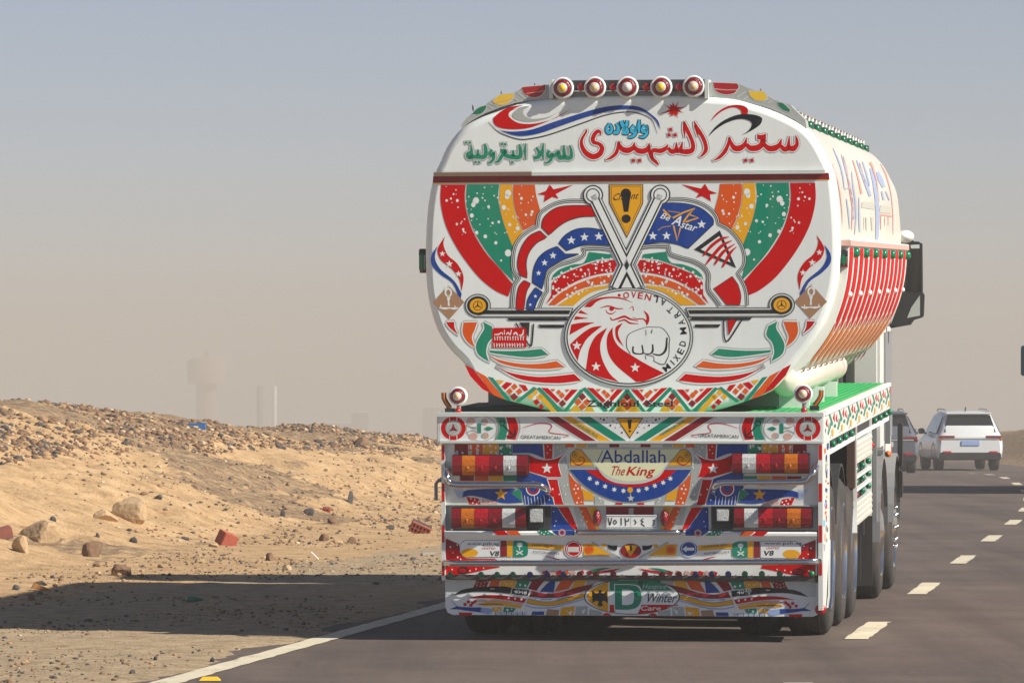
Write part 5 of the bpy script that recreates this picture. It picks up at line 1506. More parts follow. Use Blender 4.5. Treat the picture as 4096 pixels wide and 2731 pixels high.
# ------------------------------------------------------------------ pipe on the deck
mb = MB()
def capsule(p, q, r):
    p = Vector(p); q = Vector(q); d = (q - p).normalized(); L_ = (q - p).length
    mb.lathe([(.001, -r * .55), (r * .6, -r * .45), (r * .9, -r * .2), (r, 0), (r, L_), (r * .9, L_ + r * .2), (r * .6, L_ + r * .45), (.001, L_ + r * .55)], p, d, cream_metal, 24)
xp = XR - .27
capsule((xp, .25, zd + .20), (xp, 5.3, zd + .20), .105)
h = mb.xf(pit).build('hose_tube', truck)
for y in (.9, 2.4, 3.9):
    mb = MB(); mb.box(xp - .11, xp + .11, y, y + .05, zd + .0, zd + .11, PC['X']); mb.xf(pit).build('tube_bracket', h)
mb = MB(); mb.lathe([(.107, 4.6), (.108, 4.62), (.108, 4.66), (.107, 4.68)], (xp, .25, zd + .2), (0, 1, 0), PC['P'], 24); mb.xf(pit).build('tube_band', h)

# ------------------------------------------------------------------ tank side: ledge, stripes, lamps, artwork
bm_ = bmesh.new(); bm_.from_mesh(tank.data)
bvh = BVHTree.FromBMesh(bm_); bm_.free()
def on_tank(px, py, off):
    """point of the tank's side seen at a pixel, lifted by off (lorry coordinates)"""
    o = M_RI @ CAMP; d = (M_RI.to_3x3() @ Vector(((px - 2048) / FPX, 1, -(py - HZ) / FPX))).normalized()
    h = bvh.ray_cast(o, d)
    if h[0] is None: return None
    n = h[1]
    if n.dot(d) > 0: n = -n
    return h[0] + n * off
# right half of the outline from the ledge down, as (x,z) with arclength
zl0 = Bx(3400, 968, B(3358, 960, 0)[0])[1]
right = [(p, n) for p, n in zip(otl, nrm) if p[0] > 0.9 and p[1] < zl0]
right.sort(key=lambda q: -q[0][1])
sarc = [0]
for i in range(1, len(right)): sarc.append(sarc[-1] + math.dist(right[i][0], right[i - 1][0]))
def skirt_pt(s, y, off):
    s = min(max(s, 0), sarc[-1] - 1e-4)
    i = max(0, min(len(right) - 2, int(np.searchsorted(sarc, s) - 1)))
    f = (s - sarc[i]) / (sarc[i + 1] - sarc[i])
    p = np.array(right[i][0]) * (1 - f) + np.array(right[i + 1][0]) * f; n = np.array(right[i][1]) * (1 - f) + np.array(right[i + 1][1]) * f
    return (p[0] + n[0] * off, y, p[1] + n[1] * off)
STOT = sarc[-1]
YS0 = 0.22
mb = MB()
ns = 22
SK = STOT * 0.93
mb.loft([[skirt_pt(SK * i / ns, y, .045 * min(1, (ns - i) / 4)) for i in range(ns + 1)] for y in (YS0, 3, 6, LTANK - .15)], PC['X'], False, False, True, closed=False)
mb.add([skirt_pt(SK * i / ns, YS0, .045 * min(1, (ns - i) / 4)) for i in range(ns + 1)] + [skirt_pt(SK * i / ns, YS0, -.005) for i in range(ns + 1)], [(i, i + 1, ns + 2 + i, ns + 1 + i) for i in range(ns)], PC['X'])
skirt = mb.xf(pit).build('side_skirt', truck)
xr0 = skirt_pt(0, 0, 0)[0]
mb = MB(); mb.box(xr0 - .03, xr0 + .062, .16, LTANK - .1, zl0 - .03, zl0 + .006, PC['P']); mb.box(xr0 - .03, xr0 + .058, .16, LTANK - .1, zl0 + .0065, zl0 + .016, PC['X']); mb.xf(pit).build('side_ledge', truck)
NS = 13
PC['A'] = paint('amber_stripe_paint', (0.86, 0.20, 0.002))
for k in range(NS):
    y = YS0 + .10 + k * (LTANK - .5) / NS; w = .40
    def strip(mb, s0, s1, c, sl0=0.0, sl1=0.0, lay=1):
        n = 12; vs = []
        for i in range(n + 1):
            t = i / n
            s = s0 + (s1 - s0) * t
            sh0 = (1 - t) * sl0 + t * sl1
            vs += [skirt_pt(s - sh0, y, .0475 + lay * .001), skirt_pt(s + sh0, y + w, .0475 + lay * .001)]
        mb.add(vs, [(2 * i, 2 * i + 1, 2 * i + 3, 2 * i + 2) for i in range(n)], PC[c], True)
    mb = MB(); q = .012 * k
    strip(mb, .02, SK * .52, 'R', 0, .05); h = mb.xf(pit).build('painted_stripe', truck)
    mb = MB(); strip(mb, SK * .54, SK * .80, 'A', .05, .05); mb.xf(pit).build('painted_stripe', truck)
    if k % 2 == 0:
        x_, y_, z_ = skirt_pt(.05, y + w + .12, .05)
        mb = MB(); mb.lathe([(.035, -.01), (.035, .015), (.025, .03), (.001, .036)], (x_, y_, z_), (1, -.2, 0), lens_green, 14); mb.xf(pit).build('side_lamp', truck)
        x_, y_, z_ = skirt_pt(.32, y + w + .10, .05)
        mb = MB(); mb.sphere((x_, y_, z_), .02, PC['X'], 10, 6); mb.xf(pit).build('skirt_stud', truck)
    mb = MB()
    strip(mb, SK * .86, SK * .92, 'D', .03, .05); mb.xf(pit).build('painted_stripe', truck)
# marker lamps at the rear corners of the tank
for (px0, px1, py0, py1, m_) in ((1674, 1701, 995, 1092, lens_green), (3362, 3388, 1000, 1068, lens_green)):
    xa_, za_ = B(px0, py0, .12); xb_, zb_4 = B(px1, py1, .12)
    mb = MB(); mb.box(xa_, xb_, .13, .24, za_ - .05, za_, black_plastic, .006); mb.box(min(xa_, xb_) + (.0), xb_, .17, .24, zb_4, za_ - .05, lens_red)
    h = mb.xf(pit).build('corner_marker', truck)
    mb = MB(); mb.box(xa_ + .004, xb_ - .004, .10, .169, zb_4 + .01, za_ - .03, m_, .012); mb.xf(pit).build('lens', h)
# artwork on the side of the tank (streaked lettering seen at a grazing angle)
fade_blue = paint('faded_blue_print', (0.33, 0.40, 0.58)); fade_red = paint('faded_red_print', (0.68, 0.30, 0.24)); fade_grey = paint('faded_grey_print', (0.52, 0.51, 0.44))
def plane(px, py, off):
    p = on_tank(px, py, off)
    return None if p is None else tuple(M_PIT.inverted() @ p)
a = Art('S', 0, base=.003, plane=plane)
def sl(c, d, lay=1):
    raw = [[float(q) for q in t.split(',')] for t in d.split()]
    # fine subdivision so that the print follows the curved shell
    pts = []
    for i in range(len(raw) - 1):
        for k in range(5):
            t = k / 5; pts.append([raw[i][j] * (1 - t) + raw[i + 1][j] * t for j in range(3)])
    pts.append(raw[-1])
    try: a.ribbon([tuple(p) for p in pts], c, lay)
    except TypeError: pass
for c, d in ((fade_blue, '60,65,4 90,130,10 120,210,12 140,300,10 148,380,6'), (fade_blue, '125,115,4 150,200,10 175,300,10 200,400,14 215,500,14 222,620,10'), (fade_red, '140,130,4 165,220,8 180,330,10 200,430,16 212,520,10 205,700,5'), (fade_blue, '150,385,8 185,372,10'),
             (fade_blue, '165,460,8 180,560,12 190,690,6'), (fade_blue, '205,250,5 215,350,10 235,480,12 240,600,12 228,740,5'), (fade_red, '215,160,8 240,240,10 262,320,12 282,420,16'), (fade_blue, '245,160,10 270,230,14 300,300,22 330,380,24 350,440,20'),
             (fade_red, '268,180,6 290,260,8 310,340,8'), (fade_blue, '290,170,8 320,260,14 345,360,12'), (fade_red, '350,175,22 370,215,14 400,320,8 420,480,5'), (fade_blue, '352,222,18 378,320,26 400,450,30 408,600,30 402,775,24'), (fade_red, '430,190,3 470,260,10 500,360,10 515,440,6 528,580,6 528,740,3'),
             (fade_blue, '405,250,20 430,310,40 455,370,24'), (fade_blue, '440,400,14 455,470,14'), (fade_grey, '285,505,46 385,515,56'), (fade_grey, '425,535,60 515,548,56'), (fade_red, '425,580,12 520,596,12'), (fade_red, '432,590,7 432,700,4'), (fade_red, '462,598,4 462,670,3'), (fade_red, '490,598,4 490,670,3'),
             (fade_grey, '300,600,3 300,700,3'), (fade_grey, '320,600,14 322,705,10'), (fade_grey, '365,600,20 368,705,18'), (fade_red, '55,190,3 95,320,5 115,420,8 130,560,5 132,660,2'), (fade_blue, '262,450,6 265,600,14 268,715,10'), (fade_red, '190,380,4 210,470,10'), (fade_blue, '470,400,8 500,470,14')):
    sl(c, d)
a.build('side_artwork', truck)

# green bulbs along the top right of the tank on a rail
n = 11
base = [Bx(3186 + (3460 - 3186) * t, 425 + (541 - 425) * t, 1.0) for t in (0, 1)]
ZT = base[0][1]
def top_pt(px, py): 
    return plane(px, py, 0.0)
xr_, za2 = B(3192, 434, .4)
roof_green = mat('dark_green_lens', (0.0, .10, .045), .25, coat=.1, var=.2, scale=30)
mb = MB(); mb.tube([(xr_, .3, za2 - .02), (xr_, LTANK - .4, za2 - .02)], .010, grey_metal, 8)
for i in range(22): y = .35 + i * .37; mb.tube([(xr_, y, za2 - .02), (xr_ - .01, y, za2 - .15)], .012, PC['X'], 6)
mb.xf(pit).build('top_rail', truck)
for i in range(n):
    y = .45 + i * .76
    mb = MB(); mb.lathe([(.012, -.03), (.026, .0), (.030, .03), (.02, .055), (.001, .06)], (xr_ + .02, y, za2 - .12), (0, 0, 1), roof_green, 14)
    h = mb.xf(pit).build('roof_bulb', truck)
    mb = MB(); mb.box(xr_ - .04, xr_ + .035, y + .05, y + .30, za2 - .15, za2 - .06, black_plastic); mb.xf(pit).build('bulb_foot', h)

# ------------------------------------------------------------------ cab
yc = LTANK + .70
zc0, zc1 = 1.0, B(3000, 940, 9.0)[1]
xcr = 1.165
mb = MB()
prof = [(yc, .95), (yc, 3.0), (yc + .12, 3.18), (yc + 1.3, 3.25), (yc + 1.6, 2.9), (yc + 1.8, 1.9), (yc + 1.8, .55), (yc + .9, .55), (yc + .5, .95)]
mb.prism(prof, 'x', -xcr, xcr, white_metal)
h = mb.xf(pit).build('cab', truck)
mb = MB(); mb.box(xcr + .001, xcr + .012, yc + .75, yc + 1.6, 1.95, 2.75, glass_dark); mb.xf(pit).build('side_window', h)
mb = MB(); mb.box(xcr + .001, xcr + .016, yc + .6, yc + 1.7, 1.0, 1.9, grey_metal); mb.xf(pit).build('door', h)
mb = MB(); mb.box(-xcr, xcr, yc + 1.81, yc + 1.92, .35, .9, PC['R']); mb.xf(pit).build('front_bumper', h)
mb = MB(); mb.box(-1.1, 1.1, yc + 1.81, yc + 1.83, 1.95, 2.7, glass_dark); mb.xf(pit).build('windscreen', h)
for i, z in enumerate((.62, .92)):
    mb = MB(); mb.box(xcr - .2, xcr + .04, yc - .3, yc - .1, z - .02, z + .02, grey_metal); mb.box(xcr - .2, xcr + .02, yc - .28, yc - .26, z - .3, z, grey_metal); mb.xf(pit).build('cab_step', truck)
mb = MB(); mb.tube([(xcr - .35, yc - .12, 1.1), (xcr - .35, yc - .12, 2.75)], .075, dark_metal, 14); mb.box(xcr - .2, xcr - .02, yc - .2, yc - .05, 1.1, 3.0, white_metal); mb.xf(pit).build('exhaust_stack', truck)
# mirror (outer right) seen past the tank
YM = 10.1
def MP(px, py): x, z = B(px, py, YM); return (x, z)
fr_ = [MP(*p) for p in ((3640, 966), (3672, 966), (3688, 975), (3690, 1170), (3697, 1180), (3694, 1262), (3688, 1270), (3655, 1280), (3640, 1300), (3560, 1306), (3600, 1200), (3630, 1000))]
mb = MB(); mb.prism(fr_, 'y', YM, YM + .12, black_plastic)
mir = mb.xf(pit).build('wing_mirror', truck)
g = mat('mirror_glass', (.05, .055, .06), .06, 1.0, var=.1)
mb = MB(); mb.add([(x, YM - .003, z) for x, z in [MP(*p) for p in ((3645, 1000), (3680, 1000), (3684, 1165), (3625, 1165))]], [(0, 1, 2, 3)], glass_dark)
mb.add([(x, YM - .003, z) for x, z in [MP(*p) for p in ((3680, 1180), (3680, 1262), (3628, 1272), (3645, 1230))]], [(0, 1, 2, 3)], PC['S'])
mb.add([(x, YM - .004, z) for x, z in [MP(*p) for p in ((3642, 980), (3678, 978), (3678, 994), (3644, 994))]], [(0, 1, 2, 3)], PC['L'])
for k in range(len(mb.f)): pass
mb.xf(pit).build('mirror_glass', mir)
mb = MB(); x, z = MP(3640, 1290); mb.tube([(x, YM + .05, z), (1.2, YM + .2, z - .03)], .02, black_plastic, 8); x, z = MP(3650, 970); mb.tube([(x, YM + .05, z), (1.2, YM + .2, z + .02)], .02, black_plastic, 8); mb.xf(pit).build('mirror_arm', mir)
# air fairing bulge seen beyond the tank's far edge
x, z = B(3628, 935, 9.0)
mb = MB(); mb.sphere((x - .04, 9.6, z - .02), .09, PC['X'], 14, 10, (.8, 3, .6)); mb.xf(pit).build('marker_housing', truck)
# long dark mirror / door edge lower down and bolts of the steering wheel
for py0, py1 in ((1690, 1868), (1882, 1990)):
    x0_, z1_ = B(3590, py0, 9.8); x1_, z0_ = B(3609, py1, 9.8)
    mb = MB(); mb.box(x0_, x1_, 9.8, 9.95, z0_, z1_, black_plastic, .01); mb.xf(pit).build('lower_mirror', truck)
mb = MB(); y, z = SB(3575, 1760); mb.box(XR - .05, XR - .01, 8.6, 8.7, 1.0, 1.5, grey_metal); mb.xf(pit).build('side_stay', truck)
# ------------------------------------------------------------------ cars ahead
def car(name, body, loc, rz, dark=False):
    """sport-utility car seen from behind, front along +y; x right; origin between the rear wheels on the road"""
    root = empty(name, loc, rz)
    W = .95
    # body: cross sections along y (half widths and heights)
    def sec(y, hw, z0, zb, zs, zr, hwr):
        # z0 floor, zb bumper swell, zs shoulder, zr roof/top, hwr half width at the top
        P = [(hw * .86, z0), (hw * .97, z0 + .08), (hw, (zb + z0) / 2 + .05), (hw, zb), (hw * .965, zs - .04), (hw * .93, zs), (hwr, zr - .04), (hwr - .09, zr)]
        return [(x, y, z) for x, z in P] + [(-x, y, z) for x, z in reversed(P)]
    S_ = [sec(-.86, W * .90, .36, .62, .93, .96, W * .80), sec(-.80, W * .965, .32, .72, 1.0, 1.06, W * .82), sec(-.70, W, .30, .76, 1.03, 1.25, W * .80), sec(-.42, W, .30, .80, 1.04, 1.60, W * .70), sec(-.1, W, .30, .80, 1.04, 1.68, W * .70), sec(1.0, W, .30, .78, 1.02, 1.71, W * .70),
          sec(1.9, W, .30, .78, 1.0, 1.64, W * .68), sec(2.7, W, .30, .76, .98, 1.06, W * .80), sec(3.5, W * .97, .30, .7, .9, .96, W * .8), sec(3.85, W * .86, .34, .6, .74, .78, W * .7)]
    mb = MB(); mb.loft(S_, body, True, True, True); mb.build('body', root)
    mb = MB()
    mb.add([(-.62, -.475, 1.575), (.62, -.475, 1.575), (.74, -.748, 1.10), (-.74, -.748, 1.10)], [(0, 3, 2, 1)], glass_dark)
    mb.v = [(x, y - .03, z) for x, y, z in mb.v]
    mb.build('rear_window', root)
    mb = MB(); mb.box(-.66, .66, -.60, -.30, 1.61, 1.655, body, .01); mb.build('spoiler', root)
    for s in (-1, 1):
        mb = MB(); q = [(s * .69, -.2, 1.55), (s * .69, 1.6, 1.58), (s * .89, 2.1, 1.08), (s * .905, -.45, 1.08)]
        mb.add([(x + s * .018, y, z) for x, y, z in q], [(0, 1, 2, 3) if s > 0 else (3, 2, 1, 0)], glass_dark); mb.build('side_window', root)
        mb = MB(); mb.box(min(s * .45, s * .90), max(s * .45, s * .90), -.875, -.74, .93, 1.0, lens_red, .01); h = mb.build('tail_light', root)
        mb = MB(); mb.box(min(s * .60, s * .93), max(s * .60, s * .93), -.865, -.70, .875, .925, lens_amber if not dark else lens_red, .01); mb.build('indicator', h)
        mb = MB(); mb.sphere((s * 1.06, 1.75, 1.12), .11, black_plastic if not dark else body, 12, 8, (1, .6, .8)); mb.tube([(s * .9, 1.75, 1.05), (s * 1.02, 1.75, 1.08)], .025, black_plastic, 6); mb.build('wing_mirror', root)
        mb = MB(); mb.tube([(s * .60, -.2, 1.69), (s * .60, 0, 1.74), (s * .60, 1.5, 1.76), (s * .60, 1.7, 1.70)], .02, PC['S'], 6); mb.build('roof_rail', root)
        mb = MB(); mb.box(min(s * .55, s * .78), max(s * .55, s * .78), -.90, -.86, .50, .56, lens_bright_red, .005); mb.build('reflector', root)
    mb = MB(); mb.box(-.88, .88, -.90, -.6, .30, .52, black_plastic, .03); mb.build('rear_bumper', root)
    mb = MB(); mb.box(-.80, .80, -.875, -.86, .895, .925, PC['S'] if dark else chrome); mb.build('trim_strip', root)
    mb = MB(); mb.box(-.26, .26, -.885, -.862, .72, .86, PC['U'] if not dark else PC['L'], .004); mb.build('number_plate', root)
    mb = MB(); mb.tube([(0, .2, 1.7), (0, .1, 1.80)], .02, black_plastic, 6); mb.build('aerial', root)
    for x in (-.80, .80):
        for y in (0, 2.75):
            h = empty('wheel', (x, y, .36)); h.parent = root
            mb = MB(); mb.lathe([(.22, -.11), (.33, -.12), (.36, -.09), (.36, .09), (.33, .12), (.22, .11)], (0, 0, 0), (1, 0, 0), rubber, 28); mb.build('tyre', h)
            mb = MB(); mb.lathe([(.22, .10), (.18, .08), (.05, .09), (.001, .10)], (0, 0, 0), (1 if x > 0 else -1, 0, 0), PC['S'], 20); mb.build('rim', h)
            mb = MB(); n = 14
            mb.loft([[(x + sg * .0, y + math.cos(t) * r, .36 + math.sin(t) * r) for sg, r in ((0, .38), (0, .44))] for t in [math.pi * k / n for k in range(n + 1)]], black_plastic, False, False, True, closed=False)
            q = 1 if x > 0 else -1
            mb.v = [(q * .955, v[1], v[2]) for v in mb.v]; mb.build('arch_trim', root)
    return root
white_car_paint = mat('white_car_paint', (0.70, 0.72, 0.72), 0.25, coat=0.4, var=0.05)
grey_car_paint = mat('dark_grey_car_paint', (0.11, 0.12, 0.145), 0.25, coat=0.5, var=0.06)
c1 = car('white_suv', white_car_paint, (13.02, 146, float(base_z(146))), math.radians(3.0))
tag(c1, 'white sport utility car with amber indicators and tinted rear window, driving ahead of the tanker', 'car', 'cars driving ahead')
c2 = car('dark_suv', grey_car_paint, (9.42, 130, float(base_z(130))), math.radians(.2), True)
c2.scale = (.95, 1, .93)
tag(c2, 'dark grey sport utility car half hidden behind the front of the tanker', 'car', 'cars driving ahead')

# lorry in the next lane, only its mirror reaches into the picture; its shadow lies across the road
lr = empty('lorry', (10.26, 87.0, 0), -math.radians(4.6))
tag(lr, 'lorry beyond the right edge, with only the rim of its teal mirror in view', 'lorry')
mb = MB(); mb.box(-1.1, 1.25, 0, 5.6, .95, 3.2, grey_metal, .03); mb.build('box_body', lr)
mb = MB(); mb.prism([(5.9, .5), (5.9, 2.9), (6.3, 3.0), (7.4, 2.9), (7.8, 1.8), (7.85, .5)], 'x', -1.1, 1.25, PC['B']); mb.build('cab', lr)
mb = MB(); mb.box(-.5, .6, 0, 7.0, .6, .95, dark_metal); mb.build('chassis', lr)
for x in (-.95, 1.1):
    for y in (1.2, 6.8):
        h = empty('wheel', (x, y, .5)); h.parent = lr
        mb = MB(); mb.lathe(tyre_prof(.5, .28), (0, 0, 0), (1, 0, 0), rubber, 28); mb.build('tyre', h)
mb = MB(); mb.box(-1.42, -1.22, 7.2, 7.32, 2.06, 2.62, mat('teal_mirror_shell', (.005, .16, .16), .3, var=.1), .02); mb.tube([(-1.3, 7.26, 2.1), (-1.08, 7.2, 2.0)], .02, black_plastic, 6); mb.build('wing_mirror', lr)

# ------------------------------------------------------------------ stones, bricks, litter on the bank
stone_mats = [mat('brown_stone', (.20, .115, .065), .9, var=.35, scale=8, bump=.8, bscale=18), mat('tan_stone', (.40, .25, .13), .9, var=.25, scale=8, bump=.8, bscale=18),
              mat('dark_stone', (.075, .068, .065), .9, var=.35, scale=8, bump=.8, bscale=18), mat('pale_stone', (.55, .43, .28), .9, var=.2, scale=8, bump=.8, bscale=18)]
clod = mat('sandy_clod', (.46, .32, .18), .95, var=.22, scale=7, bump=1.0, bscale=14)
brick_m = mat('red_brick', (.42, .10, .055), .85, var=.25, scale=14, bump=.5, bscale=40)
def rock_mesh(seed, sx, sy, sz, sub=2, rough=.28, ang=False):
    bm = bmesh.new()
    bmesh.ops.create_icosphere(bm, subdivisions=sub, radius=1)
    off = Vector((seed * 7.3, seed * 3.1, seed * 1.7))
    rr = random.Random(seed)
    PL = [(Vector((rr.gauss(0, 1), rr.gauss(0, 1), rr.gauss(0, .8))).normalized(), rr.uniform(.45, .85)) for _ in range(9)]
    for v in bm.verts:
        n = mnoise.noise(v.co * 1.1 + off) * rough * 1.6 + mnoise.noise(v.co * 2.6 + off) * rough * .7 + mnoise.noise(v.co * 6 + off) * rough * .25
        v.co *= (1 + n)
        if ang:
            for pn, pd in PL:
                q = v.co.dot(pn) - pd
                if q > 0: v.co -= pn * q * .94
        v.co = Vector((v.co.x * sx, v.co.y * sy, v.co.z * sz))
    vs = [v.co[:] for v in bm.verts]; fs = [[v.index for v in f.verts] for f in bm.faces]
    bm.free(); return vs, fs
def rock(px, py, wpx, hpx, m, label, group=None, seed=1, name='rock', ang=True, rz=0.0, depth=.8, sub=3):
    X, Y, Z = ray_ground(px, py + hpx * .4)
    s = Y / FPX
    sx = wpx * s / 2; sz = hpx * s / 2 * 1.25
    vs, fs = rock_mesh(seed, sx * 1.3, sx * depth * 1.2, sz * 1.25, sub, .16, ang)
    me = bpy.data.meshes.new(name); me.from_pydata(vs, [], fs); me.materials.append(m)
    o = bpy.data.objects.new(name, me); COL.objects.link(o)
    o.location = (X, Y, Z + sz * .35); o.rotation_euler = (0, 0, rz)
    tag(o, label, 'rock', group)
    return o
G_ = 'larger rocks on the sandy bank'
T_, D_, P_, C_ = stone_mats[0], stone_mats[2], stone_mats[3], clod
ROCKS = [(515, 2040, 120, 100, C_, 'large sandy boulder with a dark shaded face and a pale clod at its side', 3), (425, 2062, 90, 45, C_, 'low pale clod just left of the large sandy boulder', 4),
 (372, 2192, 95, 85, T_, 'dark wedge-shaped rock standing alone at the foot of the bank', 5), (88, 2180, 75, 65, C_, 'rounded sandy rock just below the crumbly pale outcrop', 6),
 (170, 2125, 150, 85, C_, 'crumbly pale outcrop on the bank beside the dull red brick', 7), (487, 2278, 80, 55, T_, 'brown rock just above the shadow, right of the wedge-shaped rock', 8),
 (1132, 2050, 26, 34, D_, 'small upright dark stone above the row of bricks', 9), (1233, 2047, 46, 28, D_, 'flat dark stone left of the broken brick', 10), (1332, 2080, 50, 30, T_, 'brown stone below the broken brick', 11),
 (1400, 1988, 36, 52, D_, 'tall dark stone standing upright on the bank below the crest', 12), (1296, 2150, 44, 30, T_, 'brown stone left of a trio low on the bank', 13), (1350, 2164, 40, 24, C_, 'sandy stone in the middle of a trio low on the bank', 14),
 (1412, 2160, 38, 26, T_, 'brown stone at the right of a trio low on the bank', 15), (1078, 2226, 50, 38, T_, 'pointed brown rock below the solid red brick', 16), (1146, 2268, 40, 26, C_, 'small sandy rock right beside the pointed brown one', 17),
 (1562, 2108, 30, 26, D_, 'small dark greenish stone left of the perforated brick', 18), (1452, 1768, 80, 40, T_, 'clump of brown rock on the crest next to the tanker', 19), (1276, 1764, 44, 16, D_, 'thin dark rock lying on the crest', 20),
 (632, 1985, 30, 20, D_, 'small dark stone right above the large boulder', 21), (575, 1970, 30, 20, T_, 'small brown slab above the large sandy boulder', 22), (390, 2140, 32, 18, D_, 'flat dark stone right above the wedge-shaped rock', 23), (535, 2160, 36, 24, D_, 'dark stone halfway between the wedge-shaped rock and the solid red brick', 24),
 (745, 2152, 40, 16, D_, 'flat dark stone left of the solid red brick', 25), (850, 2175, 60, 28, C_, 'sandy slab leaning against the solid red brick', 26), (795, 2240, 44, 24, C_, 'low sandy rock below the solid red brick', 27), (65, 2350, 30, 22, D_, 'dark stone beside the cardboard scrap', 28),
 (128, 2388, 30, 28, T_, 'brown stone at the upper edge of the shadow near the cardboard scrap', 29), (355, 2478, 42, 20, D_, 'dark stone lying in the middle of the big shadow', 30), (385, 2258, 30, 18, T_, 'small brown stone beneath the wedge-shaped rock', 31), (530, 2685, 36, 20, D_, 'dark stone on the gravel verge, nearest the camera of them all', 32),
 (622, 2632, 26, 16, D_, 'small dark stone on the gravel just behind the nearest dark stone', 33), (848, 2638, 24, 18, D_, 'small dark stone just left of the white edge line', 34), (1505, 2332, 34, 10, D_, 'flat dark stone at the upper edge of the shadow near the tanker', 35), (1650, 2233, 26, 14, D_, 'small dark stone at the gravel edge near the tanker', 36),
 (395, 2290, 26, 14, C_, 'small sandy stone left of the brown rock above the shadow', 37), (640, 2263, 24, 16, T_, 'small brown stone right of the brown rock above the shadow', 38), (210, 2075, 26, 20, D_, 'small dark stone on top of the crumbly outcrop', 39), (1715, 2072, 30, 22, T_, 'brown stone above the perforated brick', 40)]
for px, py, w, h, m, lab, sd in ROCKS:  # set down on the bank
    rock(px, py, w, h, m, lab, G_, sd, rz=sd * .9, sub=3 if w > 60 else 2)
# bricks
def brick_obj(px, py, L_, rot, label, holes=0, name='brick', m=brick_m, h=.12, d=.12, group='bricks thrown on the bank'):
    X, Y, Z = ray_ground(px, py + 18)
    mb = MB()
    if holes == 0:
        mb.box(-L_ / 2, L_ / 2, -d / 2, d / 2, -h / 2, h / 2, m, .006)
    else:
        nx, nz = holes; t = .018
        mb.box(-L_ / 2, L_ / 2, -d / 2 + .03, d / 2, -h / 2, h / 2, D_)
        cw = (L_ - t * (nx + 1)) / nx; chh = (h - t * (nz + 1)) / nz
        for i in range(nx + 1):
            x = -L_ / 2 + i * (cw + t); mb.box(x, x + t, -d / 2, d / 2 + .001, -h / 2, h / 2, m)
        for i in range(nz + 1):
            z = -h / 2 + i * (chh + t); mb.box(-L_ / 2 + .0005, L_ / 2 - .0005, -d / 2 + .001, d / 2 - .0005, z + .0005, z + t - .0005, m)
    o = mb.build(name, None, (X, Y, Z + h * .42), rot)
    tag(o, label, 'brick', group)
brick_obj(907, 2163, .17, (.25, .35, .5), 'solid red brick standing tilted on the bank, largest of the bricks', 0, h=.15, d=.2)
brick_obj(1681, 2114, .24, (.35, .42, .1), 'reddish perforated brick with two rows of holes beside the tanker', (5, 2), h=.13)
brick_obj(1306, 2027, .10, (.1, .05, -.1), 'broken orange brick with two dark holes on the bank', (2, 1), h=.055)
brick_obj(12, 2133, .17, (.2, -.25, .3), 'dull red brick half sunk beside the crumbly pale outcrop', 0, h=.11, m=mat('dull_red_brick', (.26, .085, .06), .85, var=.3, scale=14))
# bottle, cardboard, litter, slab, tarp, stud
X, Y, Z = ray_ground(771, 2406); mb = MB(); mb.lathe([(.001, -.05), (.025, -.05), (.027, .02), (.012, .05), (.012, .075), (.001, .075)], (0, 0, .02), (1, .3, 0), mat('green_plastic', (.02, .20, .13), .3, var=.1), 14)
tag(mb.build('bottle', None, (X, Y, Z)), 'small green plastic bottle lying in the shadow on the verge', 'bottle')
X, Y, Z = ray_ground(163, 2362); mb = MB(); mb.prism([(-.08, 0), (-.06, .05), (.02, .03), (.09, .0), (.07, -.01)], 'y', -.03, .03, mat('orange_card', (.42, .19, .06), .8, var=.4, scale=20)); mb.prism([(-.06, .052), (.0, .075), (.05, .045), (.02, .035)], 'y', -.02, .035, D_)
tag(mb.build('cardboard_scrap', None, (X, Y, Z + .01), (0, .15, .2)), 'orange-brown crumpled cardboard scrap lying on the sand above the shadow', 'litter')
X, Y, Z = ray_ground(1258, 2236); mb = MB(); mb.tube([(-.035, 0, .06), (-.01, 0, .04), (.02, 0, .01), (.04, 0, -.01)], .008, PC['X'], 6)
tag(mb.build('plastic_strip', None, (X, Y, Z + .01)), 'thin white plastic strip lying on the sand', 'litter')
X, Y, Z = ray_ground(1712, 2222); mb = MB(); mb.box(-.07, .07, -.05, .05, 0, .035, mat('concrete', (.38, .35, .30), .9, var=.2), .008)
tag(mb.build('concrete_slab', None, (X, Y, Z), (0, -.1, .2)), 'small flat grey concrete slab at the foot of the bank beside the tanker', 'slab')
X, Y, Z = ray_ground(760, 1712); mb = MB()
w = 94 * Y / FPX; hh = 15 * Y / FPX
mb.prism([(-w / 2, -.1), (-w * .45, hh * .3), (-w * .2, hh * .85), (w / 2, hh), (w * .5, -.12)], 'y', 0, .25, mat('blue_sheet', (.03, .14, .36), .6, var=.2))
tag(mb.build('blue_tarpaulin', None, (X, Y + .8, Z + .02), None), 'blue tarpaulin just showing over the crest of the bank', 'tarpaulin')
X, Y = (840 - 2048) / FPX * (CAMZ * FPX / (2722 - HZ)), CAMZ * FPX / (2722 - HZ)
mb = MB(); mb.loft([[(-.06, -.05, 0), (.06, -.05, 0), (.06, .05, 0), (-.06, .05, 0)], [(-.04, -.03, .02), (.04, -.03, .02), (.04, .03, .02), (-.04, .03, .02)]], mat('yellow_stud', (.75, .45, .03), .5), True, True, False)
tag(mb.build('road_stud', None, (X, Y, .004)), 'yellow road stud beside the white edge line', 'road stud')

